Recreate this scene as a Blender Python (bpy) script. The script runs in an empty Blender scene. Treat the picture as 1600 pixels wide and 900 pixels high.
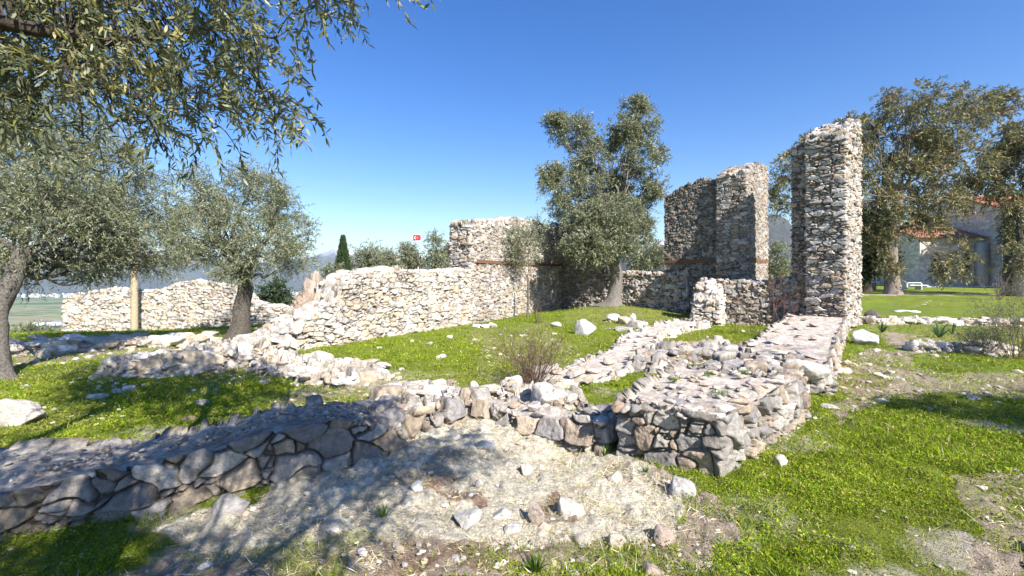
import bpy, bmesh, math, random
import numpy as np
from math import sin, cos, tan, pi, radians as R
rng = np.random.default_rng(7); random.seed(7)
EYE = 1.6; F = 711.0; HZ = 432.0; CX = 800.0        # photo pixels (1600 wide)
# ------------------------------------------------------------------ camera, sky, sun
scn = bpy.context.scene; COL = scn.collection
cam = bpy.data.cameras.new('camera'); camo = bpy.data.objects.new('camera', cam); COL.objects.link(camo)
camo.location = (0, 0, EYE); camo.rotation_euler = (R(90), 0, 0)
cam.lens = 16.0; cam.sensor_width = 36.0; cam.shift_y = -(450-HZ)/1600.0; cam.clip_start = .05; cam.clip_end = 60000
scn.camera = camo
SUN_AZ, SUN_EL = R(147), R(38)
SD = np.array([sin(SUN_AZ)*cos(SUN_EL), cos(SUN_AZ)*cos(SUN_EL), sin(SUN_EL)])
w = bpy.data.worlds.new('World'); scn.world = w; w.use_nodes = True
nt = w.node_tree; bg = nt.nodes['Background']; sky = nt.nodes.new('ShaderNodeTexSky')
sky.sky_type = 'NISHITA'; sky.sun_disc = False; sky.sun_elevation = SUN_EL; sky.sun_rotation = SUN_AZ
sky.altitude = 300; sky.air_density = 1.15; sky.dust_density = 0.25; sky.ozone_density = 2.6
hs = nt.nodes.new('ShaderNodeHueSaturation'); hs.inputs['Saturation'].default_value = 1.38; hs.inputs['Hue'].default_value = .515; hs.inputs['Value'].default_value = 1.2; nt.links.new(sky.outputs[0], hs.inputs['Color'])
nt.links.new(hs.outputs[0], bg.inputs[0]); bg.inputs[1].default_value = 0.076
sl = bpy.data.lights.new('sun', 'SUN'); so = bpy.data.objects.new('sun', sl); COL.objects.link(so)
sl.energy = 5.0; sl.angle = R(.5); sl.color = (1.0, .96, .90)
from mathutils import Vector
so.rotation_euler = Vector(SD).to_track_quat('Z', 'Y').to_euler(); so.location = (0, -20, 30)
vs = scn.view_settings; vs.view_transform = 'Standard'; vs.look = 'None'; vs.gamma = 1; vs.use_curve_mapping = False
vs.exposure = 1.12
# ------------------------------------------------------------------ noise
def hsh(ix, iy, iz, s=0):
    h = (ix.astype(np.int64)*374761393 + iy.astype(np.int64)*668265263 + iz.astype(np.int64)*2147483647 + s*1274126177) & 0xffffffff
    h = ((h ^ (h >> 13))*1274126177) & 0xffffffff
    h = ((h ^ (h >> 16))*2246822519) & 0xffffffff
    return ((h ^ (h >> 15)) & 0xffffff)/float(0x1000000)
def vn(x, y, z=None, s=0):
    x = np.asarray(x, float); y = np.asarray(y, float); z = np.zeros_like(x) if z is None else np.asarray(z, float)
    fx, fy, fz = np.floor(x), np.floor(y), np.floor(z)
    u, v, t = x-fx, y-fy, z-fz
    u, v, t = [a*a*a*(a*(a*6-15)+10) for a in (u, v, t)]
    r = 0
    for i in (0, 1):
        for j in (0, 1):
            for k in (0, 1):
                r = r + hsh(fx+i, fy+j, fz+k, s)*(u if i else 1-u)*(v if j else 1-v)*(t if k else 1-t)
    return r*2-1
def fbm(x, y, z=None, o=4, s=0):
    r = 0; a = 1.; f = 1.; n = 0
    z = np.zeros_like(np.asarray(x, float)) if z is None else z
    for i in range(o):
        r = r + a*vn(np.asarray(x)*f+i*17.3, np.asarray(y)*f+i*5.1, np.asarray(z)*f+i*9.7, s+i); n += a; a *= .5; f *= 2.03
    return r/n
def ss(a, b, x):
    t = np.clip((x-a)/(b-a), 0, 1); return t*t*(3-2*t)
# ------------------------------------------------------------------ terrain shape
EDX = [-400, -60, -40, -12, -5.5, -1, 3, 8, 20, 60, 400]; EDY = [-20, 4, 8, 12.2, 14.8, 21.5, 28, 46, 80, 130, 160]
def height(x, y):
    x = np.asarray(x, float); y = np.asarray(y, float)
    r = np.hypot(x, y)
    h = .035*fbm(x*.55, y*.55, s=3) + .012*fbm(x*3, y*3, s=5)*ss(40, 10, r)
    h = h + .40*np.exp(-(((x-4.2)/2.6)**2+((y-18.3)/2.0)**2))
    h = h + .12*np.exp(-(((x-5.3)/1.6)**2+((y-15.5)/1.4)**2))
    h = h - .16*ss(-.5, -3.2, x)*ss(4.2, 2.6, y)*ss(-6, 0, y)                    # hollow in front of the near wall
    h = h - .10*np.exp(-(((x-.5)/.5)**2+((y-4.35)/.5)**2))
    h = h + .35*ss(22, 50, y)*ss(10, 25, x)
    h = h + .10*fbm(x*.25, y*.25, s=9)*ss(8, 14, y)*ss(-4, -8, x)
    d = (y-np.interp(x, EDX, EDY))*.8
    dd = np.where(d > 0, np.sqrt(d*d+9)-3, 0)
    drop = np.minimum(dd*.42, 203)
    h = h - drop + 6*fbm(x*.02, y*.02, s=11)*ss(20, 120, drop)
    return h
def flat(px, py): return ((px-CX)/(py-HZ)*EYE, F*EYE/(py-HZ))
def at(px, d):                                         # bearing of a photo column at a given distance ahead
    x = (px-CX)/F*d; return np.array([x, d, float(height(x, d))])
def gp(px, py):
    z = 0.
    for i in range(14):
        d = (EYE-z)*F/(py-HZ); x = (px-CX)/F*d; z = .5*z+.5*float(height(x, d))
    return np.array([x, d, z])
def zat(py, d): return EYE-(py-HZ)/F*d
def inpoly(x, y, poly):
    c = np.zeros(x.shape, bool); n = len(poly); j = n-1
    for i in range(n):
        xi, yi = poly[i]; xj, yj = poly[j]
        with np.errstate(divide='ignore', invalid='ignore'):
            m = ((yi > y) != (yj > y)) & (x < (xj-xi)*(y-yi)/((yj-yi) if yj != yi else 1e-9)+xi)
        c ^= m; j = i
    return c
PF = lambda L: [flat(*p) for p in L]
STRAW = [PF([(480,700),(600,650),(740,625),(860,665),(960,705),(1060,745),(1080,790),(1040,850),(900,845),(700,850),(560,835),(300,835),(235,800),(300,780),(400,770)])]
SOIL = [PF([(560,850),(760,840),(1000,845),(1120,800),(1090,900),(560,900)]), PF([(1295,600),(1330,560),(1380,545),(1385,520),(1425,520),(1440,572),(1500,585),(1620,580),(1640,630),(1500,618),(1380,612),(1330,650),(1300,665)]),
        PF([(1480,740),(1620,730),(1640,900),(1500,900),(1560,840)]), PF([(1060,790),(1120,780),(1180,810),(1150,850),(1110,840)]), PF([(90,872),(260,850),(400,870),(420,905),(120,905)]), PF([(1130,690),(1180,660),(1230,640),(1215,660),(1160,720)]),
        PF([(0,548),(180,532),(330,533),(300,545),(170,560),(0,575)])]
DRY = [PF([(730,512),(860,505),(905,560),(880,620),(770,618),(745,570)]), PF([(300,575),(430,560),(420,595),(320,605)]), PF([(420,625),(560,605),(640,640),(500,660)]),
       PF([(600,600),(700,598),(780,620),(620,640)]), PF([(880,480),(1060,472),(1080,510),(960,520),(880,505)]), PF([(1290,512),(1500,500),(1600,515),(1600,560),(1450,560),(1400,540)]), PF([(1000,640),(1060,740),(1110,770),(1000,760)]),
       PF([(250,860),(600,850),(600,900),(250,900)])]
def masks(x, y):
    wx = x+.22*fbm(x*1.3, y*1.3, s=21)*np.clip(y*.2, .5, 2); wy = y+.3*fbm(x*1.3, y*1.3, s=22)*np.clip(y*.2, .5, 2)
    st = np.zeros(x.shape); so_ = np.zeros(x.shape); dr = np.zeros(x.shape)
    for P in STRAW: st[inpoly(wx, wy, P)] = 1
    for P in SOIL: so_[inpoly(wx, wy, P)] = 1
    for P in DRY: dr[inpoly(wx, wy, P)] = 1
    n = fbm(x*1.1, y*1.1, s=31, o=5)
    g = 1-st-so_*.6-dr*.35
    g = g-.75*ss(.12, .5, n)*(1-.75*ss(6, 9, y))
    g = np.clip(g, 0, 1)
    rr = np.hypot(x, y)
    path = (np.abs(y-(34+.05*x)-.6*np.sin(x*.1)) < .9)&(x > 14)
    g = np.where(path, .05, g)
    return g, st, np.clip(so_+path, 0, 1), dr
# ------------------------------------------------------------------ mesh accumulator
class MB:
    def __init__(s): s.V = []; s.Q = []; s.T = []; s.C = []; s.n = 0
    def add(s, V, Q=None, T=None, C=(.5, .5, .5)):
        V = np.asarray(V, np.float32).reshape(-1, 3); C = np.asarray(C, np.float32)
        if C.ndim == 1: C = np.tile(C[:3], (len(V), 1))
        s.V.append(V); s.C.append(C[:, :3])
        if Q is not None and len(Q): s.Q.append(np.asarray(Q, np.int64)+s.n)
        if T is not None and len(T): s.T.append(np.asarray(T, np.int64)+s.n)
        s.n += len(V)
    def build(s, name, mat, parent=None, smooth=True, origin=None):
        V = np.concatenate(s.V); C = np.concatenate(s.C)
        if origin is not None: V = V-np.asarray(origin, np.float32)
        Q = np.concatenate(s.Q) if s.Q else np.zeros((0, 4), int); T = np.concatenate(s.T) if s.T else np.zeros((0, 3), int)
        me = bpy.data.meshes.new(name); me.vertices.add(len(V)); me.vertices.foreach_set('co', V.ravel())
        li = np.concatenate([Q.ravel(), T.ravel()]).astype(np.int32)
        me.loops.add(len(li)); me.loops.foreach_set('vertex_index', li)
        ls = np.concatenate([np.arange(len(Q))*4, len(Q)*4+np.arange(len(T))*3]).astype(np.int32)
        me.polygons.add(len(ls)); me.polygons.foreach_set('loop_start', ls)
        me.polygons.foreach_set('use_smooth', np.full(len(ls), smooth, bool))
        me.update(calc_edges=True); me.validate()
        if len(me.vertices) == len(V):
            a = me.attributes.new('tint', 'FLOAT_COLOR', 'POINT')
            a.data.foreach_set('color', np.concatenate([C, np.ones((len(C), 1), np.float32)], 1).astype(np.float32).ravel())
        me.materials.append(mat)
        o = bpy.data.objects.new(name, me); COL.objects.link(o)
        if parent is not None: o.parent = parent
        elif origin is not None: o.location = origin
        return o
def tag(o, label=None, cat=None, group=None, kind=None):
    if label: o['label'] = label
    if cat: o['category'] = cat
    if group: o['group'] = group
    if kind: o['kind'] = kind
    return o
def thing(name, label, cat, loc=(0, 0, 0), group=None):
    o = bpy.data.objects.new(name, None); COL.objects.link(o); o.location = tuple(float(v) for v in loc); o.empty_display_size = .2
    return tag(o, label, cat, group)
def gridq(nu, nv):
    i, j = np.meshgrid(np.arange(nu-1), np.arange(nv-1), indexing='ij'); a = (i*nv+j).ravel()
    return np.stack([a, a+nv, a+nv+1, a+1], 1)
def norm(v): return v/np.maximum(np.linalg.norm(v, axis=-1, keepdims=True), 1e-9)
def tube(mb, P, rad, n=7, C=(.5, .5, .5), knob=0, seed=0):
    P = np.asarray(P, float); m = len(P); rad = np.broadcast_to(rad, (m,))
    T = norm(np.gradient(P, axis=0)); up = np.array([0, 0, 1.]) if abs(T[0, 2]) < .9 else np.array([1., 0, 0])
    A = norm(np.cross(T, up)); B = np.cross(T, A)
    th = np.arange(n)/n*2*pi
    rr = rad[:, None]*np.ones(n)
    if knob:
        rr = rr*(1+knob*fbm(np.cos(th)[None]*1.3+P[:, 2:3]*2.2, np.sin(th)[None]*1.3+P[:, 1:2], P[:, 2:3]*1.5+0*th, s=seed, o=3))
    V = P[:, None]+rr[..., None]*(np.cos(th)[None, :, None]*A[:, None]+np.sin(th)[None, :, None]*B[:, None])
    i, j = np.meshgrid(np.arange(m-1), np.arange(n), indexing='ij'); j2 = (j+1) % n
    Q = np.stack([i*n+j, i*n+j2, (i+1)*n+j2, (i+1)*n+j], -1).reshape(-1, 4)
    mb.add(V.reshape(-1, 3), Q, C=C)
def curve(P, n=12):                                    # Catmull-Rom through points
    P = np.asarray(P, float); P = np.concatenate([[2*P[0]-P[1]], P, [2*P[-1]-P[-2]]]); out = []
    for k in range(1, len(P)-2):
        a, b, c, d = P[k-1:k+3]
        for t in np.linspace(0, 1, n, endpoint=False):
            out.append(.5*((2*b)+(-a+c)*t+(2*a-5*b+4*c-d)*t*t+(-a+3*b-3*c+d)*t**3))
    out.append(P[-2]); return np.array(out)
def boxm(mb, c, s, C=(.5, .5, .5), rz=0, bev=0):
    x, y, z = np.array(s)/2.
    V = np.array([[sx*x, sy*y, sz*z] for sx in (-1, 1) for sy in (-1, 1) for sz in (-1, 1)])
    Q = [[0, 1, 3, 2], [4, 6, 7, 5], [0, 4, 5, 1], [2, 3, 7, 6], [0, 2, 6, 4], [1, 5, 7, 3]]
    ca, sa = cos(rz), sin(rz); V = V@np.array([[ca, sa, 0], [-sa, ca, 0], [0, 0, 1]])+np.array(c)
    mb.add(V, Q, C=C)
# ------------------------------------------------------------------ materials
def mat(name):
    m = bpy.data.materials.new(name); m.use_nodes = True; n = m.node_tree; n.nodes.clear()
    o = n.nodes.new('ShaderNodeOutputMaterial'); p = n.nodes.new('ShaderNodeBsdfPrincipled'); n.links.new(p.outputs[0], o.inputs[0])
    p.inputs['Specular IOR Level'].default_value = .25
    return m, n, p, o
def NN(n, t, **k):
    x = n.nodes.new(t)
    for a, b in k.items(): setattr(x, a, b)
    return x
def noise(n, scale, detail=6, rough=.6, vec=None):
    x = NN(n, 'ShaderNodeTexNoise'); x.inputs['Scale'].default_value = scale; x.inputs['Detail'].default_value = detail; x.inputs['Roughness'].default_value = rough
    if vec: n.links.new(vec, x.inputs['Vector'])
    return x
def ramp(n, src, pts):
    r = NN(n, 'ShaderNodeValToRGB'); e = r.color_ramp.elements
    while len(e) < len(pts): e.new(.5)
    for i, (p, c) in enumerate(pts): e[i].position = p; e[i].color = (*c, 1) if len(c) == 3 else c
    n.links.new(src, r.inputs[0]); return r
def mixc(n, a, b, fac, mode='MIX'):
    x = NN(n, 'ShaderNodeMix', data_type='RGBA', blend_type=mode)
    for sck, v in ((x.inputs[0], fac), (x.inputs[6], a), (x.inputs[7], b)):
        if isinstance(v, (int, float)): sck.default_value = v
        elif isinstance(v, tuple): sck.default_value = (*v, 1)
        else: n.links.new(v, sck)
    return x.outputs[2]
def tinted(name, rough=.9, nscale=12, lo=.6, hi=1.35, bump=.5, bscale=30, bdist=.02, spots=None, moss=None):
    m, n, p, o = mat(name); co = NN(n, 'ShaderNodeTexCoord').outputs['Object']
    at_ = NN(n, 'ShaderNodeAttribute', attribute_name='tint')
    r = ramp(n, noise(n, nscale, 8, .7, co).outputs[0], [(.28, (lo,)*3), (.72, (hi,)*3)])
    c = mixc(n, at_.outputs['Color'], r.outputs[0], 1.0, 'MULTIPLY')
    if spots:
        sp = ramp(n, noise(n, spots[0], 5, .75, co).outputs[0], [(spots[1], (0,)*3), (spots[1]+.08, (1,)*3)])
        f = NN(n, 'ShaderNodeMath', operation='MULTIPLY'); n.links.new(sp.outputs[0], f.inputs[0]); f.inputs[1].default_value = spots[3]
        c = mixc(n, c, spots[2], f.outputs[0])
    if moss:
        sp = ramp(n, noise(n, moss[0], 6, .8, co).outputs[0], [(moss[1], (0,)*3), (moss[1]+.06, (1,)*3)])
        f = NN(n, 'ShaderNodeMath', operation='MULTIPLY'); n.links.new(sp.outputs[0], f.inputs[0]); f.inputs[1].default_value = .75
        c = mixc(n, c, moss[2], f.outputs[0])
    n.links.new(c, p.inputs['Base Color']); p.inputs['Roughness'].default_value = rough
    if bump:
        b = NN(n, 'ShaderNodeBump'); b.inputs['Strength'].default_value = bump; b.inputs['Distance'].default_value = bdist
        n.links.new(noise(n, bscale, 8, .7, co).outputs[0], b.inputs['Height']); n.links.new(b.outputs[0], p.inputs['Normal'])
    return m
M = {}
M['stone'] = tinted('limestone_rubble', .92, 14, .55, 1.35, 1.0, 34, .035, (22, .575, (.15, .13, .11), .6), (2.6, .66, (.10, .12, .045)))
M['rock'] = tinted('weathered_rock', .92, 14, .55, 1.3, .9, 30, .035, (20, .58, (.16, .15, .13), .5))
M['ground'] = tinted('turf_and_soil', .97, 34, .45, 1.5, 1.0, 70, .045)
M['pebble'] = tinted('pebbles', .95, 30, .7, 1.25, 0)
M['bark'] = tinted('olive_bark', .95, 24, .35, 1.6, 1.0, 26, .06)
M['wood'] = tinted('weathered_timber', .85, 20, .6, 1.3, .5, 50, .01)
M['paint'] = tinted('painted_metal', .55, 5, .92, 1.05, 0)
M['tile'] = tinted('clay_roof_tiles', .9, 6, .7, 1.3, .3, 8, .05)
M['hill'] = tinted('far_hillside', 1.0, .004, .55, 1.5, .8, .01, 60)
M['plaster'] = tinted('stone_masonry', .9, 2.5, .7, 1.25, .5, 10, .03)
def leafmat(name, under, trans=.25, rough=.5, spec=.35):
    m, n, p, o = mat(name); at_ = NN(n, 'ShaderNodeAttribute', attribute_name='tint'); g = NN(n, 'ShaderNodeNewGeometry')
    c = mixc(n, at_.outputs['Color'], under, 0.0); fx = NN(n, 'ShaderNodeMath', operation='MULTIPLY'); n.links.new(g.outputs['Backfacing'], fx.inputs[0]); fx.inputs[1].default_value = .6
    n.links.new(fx.outputs[0], c.node.inputs[0])
    n.links.new(c, p.inputs['Base Color']); p.inputs['Roughness'].default_value = rough; p.inputs['Specular IOR Level'].default_value = spec
    t = NN(n, 'ShaderNodeBsdfTranslucent'); n.links.new(c, t.inputs[0]); ms = NN(n, 'ShaderNodeMixShader'); ms.inputs[0].default_value = trans
    n.links.new(p.outputs[0], ms.inputs[1]); n.links.new(t.outputs[0], ms.inputs[2]); n.links.new(ms.outputs[0], o.inputs[0]); return m
M['olive'] = leafmat('olive_leaves', (.25, .27, .19), .22, .45, .4)
M['euca'] = leafmat('eucalyptus_leaves', (.16, .15, .08), .25)
M['cyp'] = leafmat('cypress_foliage', (.03, .06, .02), .1)
M['grass'] = leafmat('grass_blades', (.19, .30, .02), .4, .7, .08)
M['straw'] = leafmat('dry_straw', (.5, .42, .24), .15, .8, .2)
M['petal'] = leafmat('white_petals', (.8, .8, .78), .2, .7, .2)
# ------------------------------------------------------------------ ground
def build_ground():
    fa = np.linspace(-R(62), R(62), 760); back = np.linspace(R(62), R(298), 120)[1:-1]
    th = np.concatenate([fa, back]); nt_ = len(th)
    r = np.concatenate([[.02], np.geomspace(.5, 2.0, 20), np.geomspace(2.0, 25, 420)[1:], np.geomspace(25, 650, 110)[1:]])
    Rr, Th = np.meshgrid(r, th, indexing='ij'); x = Rr*np.sin(Th); y = Rr*np.cos(Th)
    z = height(x, y)
    g, st, sl_, dr = masks(x, y)
    near = ss(30, 12, Rr)
    z = z+near*(.045*st+.03*sl_+.012)*fbm(x*7, y*7, s=41, o=4)+near*(.012+.012*st+.01*sl_)*fbm(x*16, y*16, s=43, o=3)+near*.03*np.clip(g, 0, 1)*fbm(x*4, y*4, s=44)
    n1 = fbm(x*2.3, y*2.3, s=51, o=5)[..., None]; n2 = fbm(x*9, y*9, s=52, o=4)[..., None]; n3 = fbm(x*.35, y*.35, s=53)[..., None]
    green = np.array([.17, .22, .02])*(1+.35*n1)+np.array([.06, .03, .0])*np.clip(n3+.2, 0, 1)
    straw = np.array([.78, .70, .54])*(1+.35*n1)+.10*n2*np.array([1, .95, .8])
    soil = np.array([.43, .34, .25])*(1+.3*n1+.3*n2)
    pink = np.array([.55, .47, .37])*(1+.3*n1)
    dry = np.array([.36, .31, .16])*(1+.35*n1)
    g3, st3, so3, dr3 = [a[..., None] for a in (g, st, sl_, dr)]
    bare = pink*(1-dr3)+dry*dr3
    bare = bare*(1-so3)+soil*so3; bare = bare*(1-st3)+straw*st3
    # patches of dug soil in the straw
    sp = ss(.32, .5, fbm(x*1.9+3, y*1.9, s=61, o=5))[..., None]*(st3); bare = bare*(1-sp*.7)+soil*.8*sp*.7
    dug = np.zeros(x.shape); wx_ = x+.08*fbm(x*5, y*5, s=62); wy_ = y+.08*fbm(x*5, y*5, s=63)
    for P_ in [PF([(660,745),(700,742),(735,758),(765,772),(760,785),(715,780),(680,768)]), PF([(838,772),(872,768),(905,800),(890,822),(850,815)]), PF([(600,840),(680,850),(790,842),(880,870),(860,900),(600,900)]), PF([(1290,600),(1340,575),(1400,585),(1380,612),(1320,618)])]: dug[inpoly(wx_, wy_, P_)] = 1
    dug = (dug*ss(-.5, .2, fbm(x*6, y*6, s=64)))[..., None]; bare = bare*(1-dug)+np.array([.30, .20, .14])*(1+.4*n2)*dug
    gg = ss(.1, .9, g3+.35*n2+.12*n1)
    c = bare*(1-gg)+green*gg
    far = ss(30, 60, Rr)[..., None]*ss(-2, -8, z)[..., None]
    c = c*(1-far)+np.array([.06, .075, .03])*(1+.5*n3)*far
    V = np.stack([x, y, z], -1).reshape(-1, 3); C = c.reshape(-1, 3)
    nr = len(r); i, j = np.meshgrid(np.arange(nr-1), np.arange(nt_), indexing='ij'); j2 = (j+1) % nt_
    Q = np.stack([i*nt_+j, (i+1)*nt_+j, (i+1)*nt_+j2, i*nt_+j2], -1).reshape(-1, 4)
    mb = MB(); mb.add(V, Q[:, ::-1], C=np.clip(C, .01, .9)); o = mb.build('ground', M['ground']); tag(o, kind='structure'); return o
build_ground()
# ------------------------------------------------------------------ far country
def build_far():
    m, n, p, o = mat('farmland'); co = NN(n, 'ShaderNodeTexCoord').outputs['Object']
    mp = NN(n, 'ShaderNodeMapping'); mp.inputs['Scale'].default_value = (.0022, .0045, 1); mp.inputs['Rotation'].default_value = (0, 0, .3); n.links.new(co, mp.inputs[0])
    v = NN(n, 'ShaderNodeTexVoronoi', distance='CHEBYCHEV'); v.inputs['Scale'].default_value = 1; n.links.new(mp.outputs[0], v.inputs['Vector'])
    r = ramp(n, v.outputs['Color'], [(.2, (.09, .10, .03)), (.42, (.16, .22, .05)), (.6, (.24, .28, .07)), (.75, (.32, .26, .14)), (.9, (.10, .11, .04))])
    c = mixc(n, r.outputs[0], ramp(n, noise(n, .01, 6, .7, co).outputs[0], [(.35, (.6,)*3), (.7, (1.3,)*3)]).outputs[0], 1.0, 'MULTIPLY')
    n.links.new(c, p.inputs['Base Color']); p.inputs['Roughness'].default_value = 1
    r_ = np.geomspace(380, 16000, 60); th = np.linspace(0, 2*pi, 121)[:-1]
    Rr, Th = np.meshgrid(r_, th, indexing='ij'); V = np.stack([Rr*np.sin(Th), Rr*np.cos(Th), np.full_like(Rr, -200)+4*vn(Rr*.003, Th*3)], -1).reshape(-1, 3)
    i, j = np.meshgrid(np.arange(59), np.arange(120), indexing='ij'); j2 = (j+1) % 120
    mb = MB(); mb.add(V, np.stack([i*120+j, i*120+j2, (i+1)*120+j2, (i+1)*120+j], -1).reshape(-1, 4)); tag(mb.build('valley_plain', m), kind='structure')
    def hills(name, az0, az1, R0, R1, prof, amp, base, na=420, nr=90, tint=(.09, .10, .06), snow=None):
        az = np.linspace(az0, az1, na); t = np.linspace(0, 1, nr); A, T = np.meshgrid(az, t, indexing='ij'); Rr = R0+(R1-R0)*T
        px = CX+F*np.tan(np.clip(A, -1.3, 1.3)); top = np.interp(px, [q[0] for q in prof], [q[1] for q in prof])
        Rp = R0+(R1-R0)*.6
        H = (HZ-top)/F*Rp*np.cos(np.clip(A, -1.2, 1.2))+EYE-base        # ridge height above its base
        x = Rr*np.sin(A); y = Rr*np.cos(A)
        pr = np.sin(np.clip(T/.6, 0, 1)*pi/2)**1.6*(T <= .6)+np.cos(np.clip((T-.6)/.4, 0, 1)*pi/2)*(T > .6)
        rid = 1-np.abs(fbm(x/(R1*.11), y/(R1*.11), s=71, o=6))*2
        z = base+H*pr*(1+amp*(rid-.5)*(1-.85*np.exp(-((T-.6)/.1)**2)))
        z = z*1.0+H*.05*fbm(x/(R1*.03), y/(R1*.03), s=73, o=4)*pr
        n1 = fbm(x/(R1*.05), y/(R1*.05), s=75, o=5)[..., None]; c = np.array(tint)*(1+.5*n1)
        if snow is not None: s_ = ss(snow, snow+160, z+140*fbm(x/400, y/400, s=77, o=4))[..., None]; c = c*(1-s_)+np.array([.6, .6, .62])*s_
        m_ = MB(); m_.add(np.stack([x, y, z], -1).reshape(-1, 3), gridq(na, nr)[:, ::-1], C=np.clip(c, .01, .9).reshape(-1, 3)); tag(m_.build(name, M['hill']), kind='structure')
    hills('mountains', -R(68), R(22), 6500, 11500, [(-900, 405), (-200, 395), (0, 392), (130, 385), (260, 402), (400, 414), (470, 408), (495, 402), (525, 391), (545, 393), (570, 404), (640, 420), (760, 424), (950, 400), (1040, 378), (1200, 380)], .35, -200, snow=330, tint=(.10, .105, .07))
    hills('hills', R(10), R(75), 1800, 3600, [(900, 425), (1000, 398), (1100, 372), (1200, 343), (1230, 350), (1300, 380), (1400, 402), (1600, 406), (1800, 398), (3500, 400)], .3, -200, tint=(.055, .055, .045))
    mb = MB(); rg = np.random.default_rng(5)
    for k in range(2200):
        px = rg.uniform(-500, 560); d = rg.uniform(4300, 5600)
        if vn(np.array([px/50.]), np.array([d/300.]))[0] < -.25: continue
        x = (px-CX)/F*d; h = rg.choice([8, 12, 18, 26]); c = rg.choice([.75, .62, .5]); 
        boxm(mb, (x, d, -198+h/2), (rg.uniform(14, 34), rg.uniform(12, 26), h), (c, c*.93, c*.86), rg.uniform(0, .6))
    tag(mb.build('distant_city', M['paint'], smooth=False), 'pale blocks of a distant town across the valley plain', 'town', kind='stuff')
    for k, (px, py, w_, d_, lab) in enumerate(((75, 508, 110, 30, 'long white farm shed in the fields below the hill'), (94, 505, 46, 26, 'short blue grey farm shed beside the long white one'))):
        d = 201.6*F/(py-HZ); x = (px-CX)/F*d; mb = MB(); boxm(mb, (x, d, -196), (w_, d_, 7), (.8, .8, .8) if k == 0 else (.3, .4, .5)); rt = thing('farm_shed', lab, 'shed', (x, d, -199))
        mb2 = MB(); e = w_/2; dd = d_/2
        V = [(x-e-1, d-dd-1, -192.4), (x+e+1, d-dd-1, -192.4), (x+e+1, d+dd+1, -192.4), (x-e-1, d+dd+1, -192.4), (x-e-1, d, -189), (x+e+1, d, -189)]
        mb2.add(V, [[0, 1, 5, 4], [3, 4, 5, 2]], [[0, 4, 3], [1, 2, 5]], (.8, .8, .8) if k == 0 else (.25, .33, .42))
        for b, nm in ((mb, 'wall'), (mb2, 'roof')):
            o_ = b.build(nm, M['paint'], None, False, (x, d, -199)); o_.location = (0, 0, 0); o_.parent = rt
build_far()
hz = MB(); boxm(hz, (0, 1000, 220), (34000, 36000, 920)); mh, nh, ph, oh = mat('hazy_air'); nh.nodes.remove(ph)
pv = NN(nh, 'ShaderNodeVolumePrincipled'); pv.inputs['Density'].default_value = 6.5e-5; pv.inputs['Color'].default_value = (.62, .78, 1, 1); pv.inputs['Anisotropy'].default_value = .1; nh.links.new(pv.outputs[0], oh.inputs['Volume'])
tag(hz.build('haze', mh, smooth=False), 'thin pale blue haze over the valley and mountains', 'haze', kind='stuff')
# ------------------------------------------------------------------ stone masonry
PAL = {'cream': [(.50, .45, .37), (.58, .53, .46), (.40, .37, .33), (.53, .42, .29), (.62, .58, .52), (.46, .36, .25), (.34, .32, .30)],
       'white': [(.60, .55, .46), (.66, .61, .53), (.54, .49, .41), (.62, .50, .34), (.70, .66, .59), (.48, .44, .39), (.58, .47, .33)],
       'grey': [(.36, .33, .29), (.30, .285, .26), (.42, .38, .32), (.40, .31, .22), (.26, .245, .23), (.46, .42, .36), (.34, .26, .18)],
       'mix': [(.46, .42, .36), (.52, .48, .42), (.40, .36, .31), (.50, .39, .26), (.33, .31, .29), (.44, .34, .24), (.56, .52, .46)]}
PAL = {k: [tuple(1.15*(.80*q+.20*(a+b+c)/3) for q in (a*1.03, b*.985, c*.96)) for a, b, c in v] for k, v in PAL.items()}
PAL['grey'] = [tuple(q*.72 for q in c) for c in PAL['grey']]; PAL['mix'] = [tuple(q*.84 for q in c) for c in PAL['mix']]  # grey and mix darkened to put the tower's self-shading into stone colour
def voro(P, size, jit, seed):
    q = P/np.array(size); q = q+.17*np.stack([vn(*(q*1.7).T, s=seed+5), vn(*(q*1.7+9).T, s=seed+6), vn(*(q*1.7+19).T, s=seed+7)], 1)
    q[:, 0] += hsh(np.floor(q[:, 2]), np.floor(q[:, 1]), q[:, 0]*0, seed)*.0
    c = np.floor(q); n = len(P); d1 = np.full(n, 9e9); d2 = np.full(n, 9e9); s1 = np.zeros((n, 3)); s2 = np.zeros((n, 3))
    for i in (-1, 0, 1):
        for j in (-1, 0, 1):
            for k in (-1, 0, 1):
                cc = c+np.array([i, j, k]); jx = [hsh(cc[:, 0], cc[:, 1], cc[:, 2], seed+a) for a in range(3)]
                sd = cc+.5+np.stack([(jx[a]-.5)*jit[a] for a in range(3)], 1)
                d = ((q-sd)**2).sum(1); m = d < d1
                d2 = np.where(m, d1, np.minimum(d2, d)); mm = (~m) & (d <= d2); s2 = np.where(m[:, None], s1, np.where(mm[:, None], sd, s2))
                s1 = np.where(m[:, None], sd, s1); d1 = np.where(m, d, d1)
    e = (d2-d1)/(2*np.linalg.norm(s2-s1, axis=1)+1e-6)
    ids = [hsh(s1[:, 0]*977, s1[:, 1]*977, s1[:, 2]*977, seed+20+a) for a in range(5)]
    return e, ids, q-s1
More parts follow.
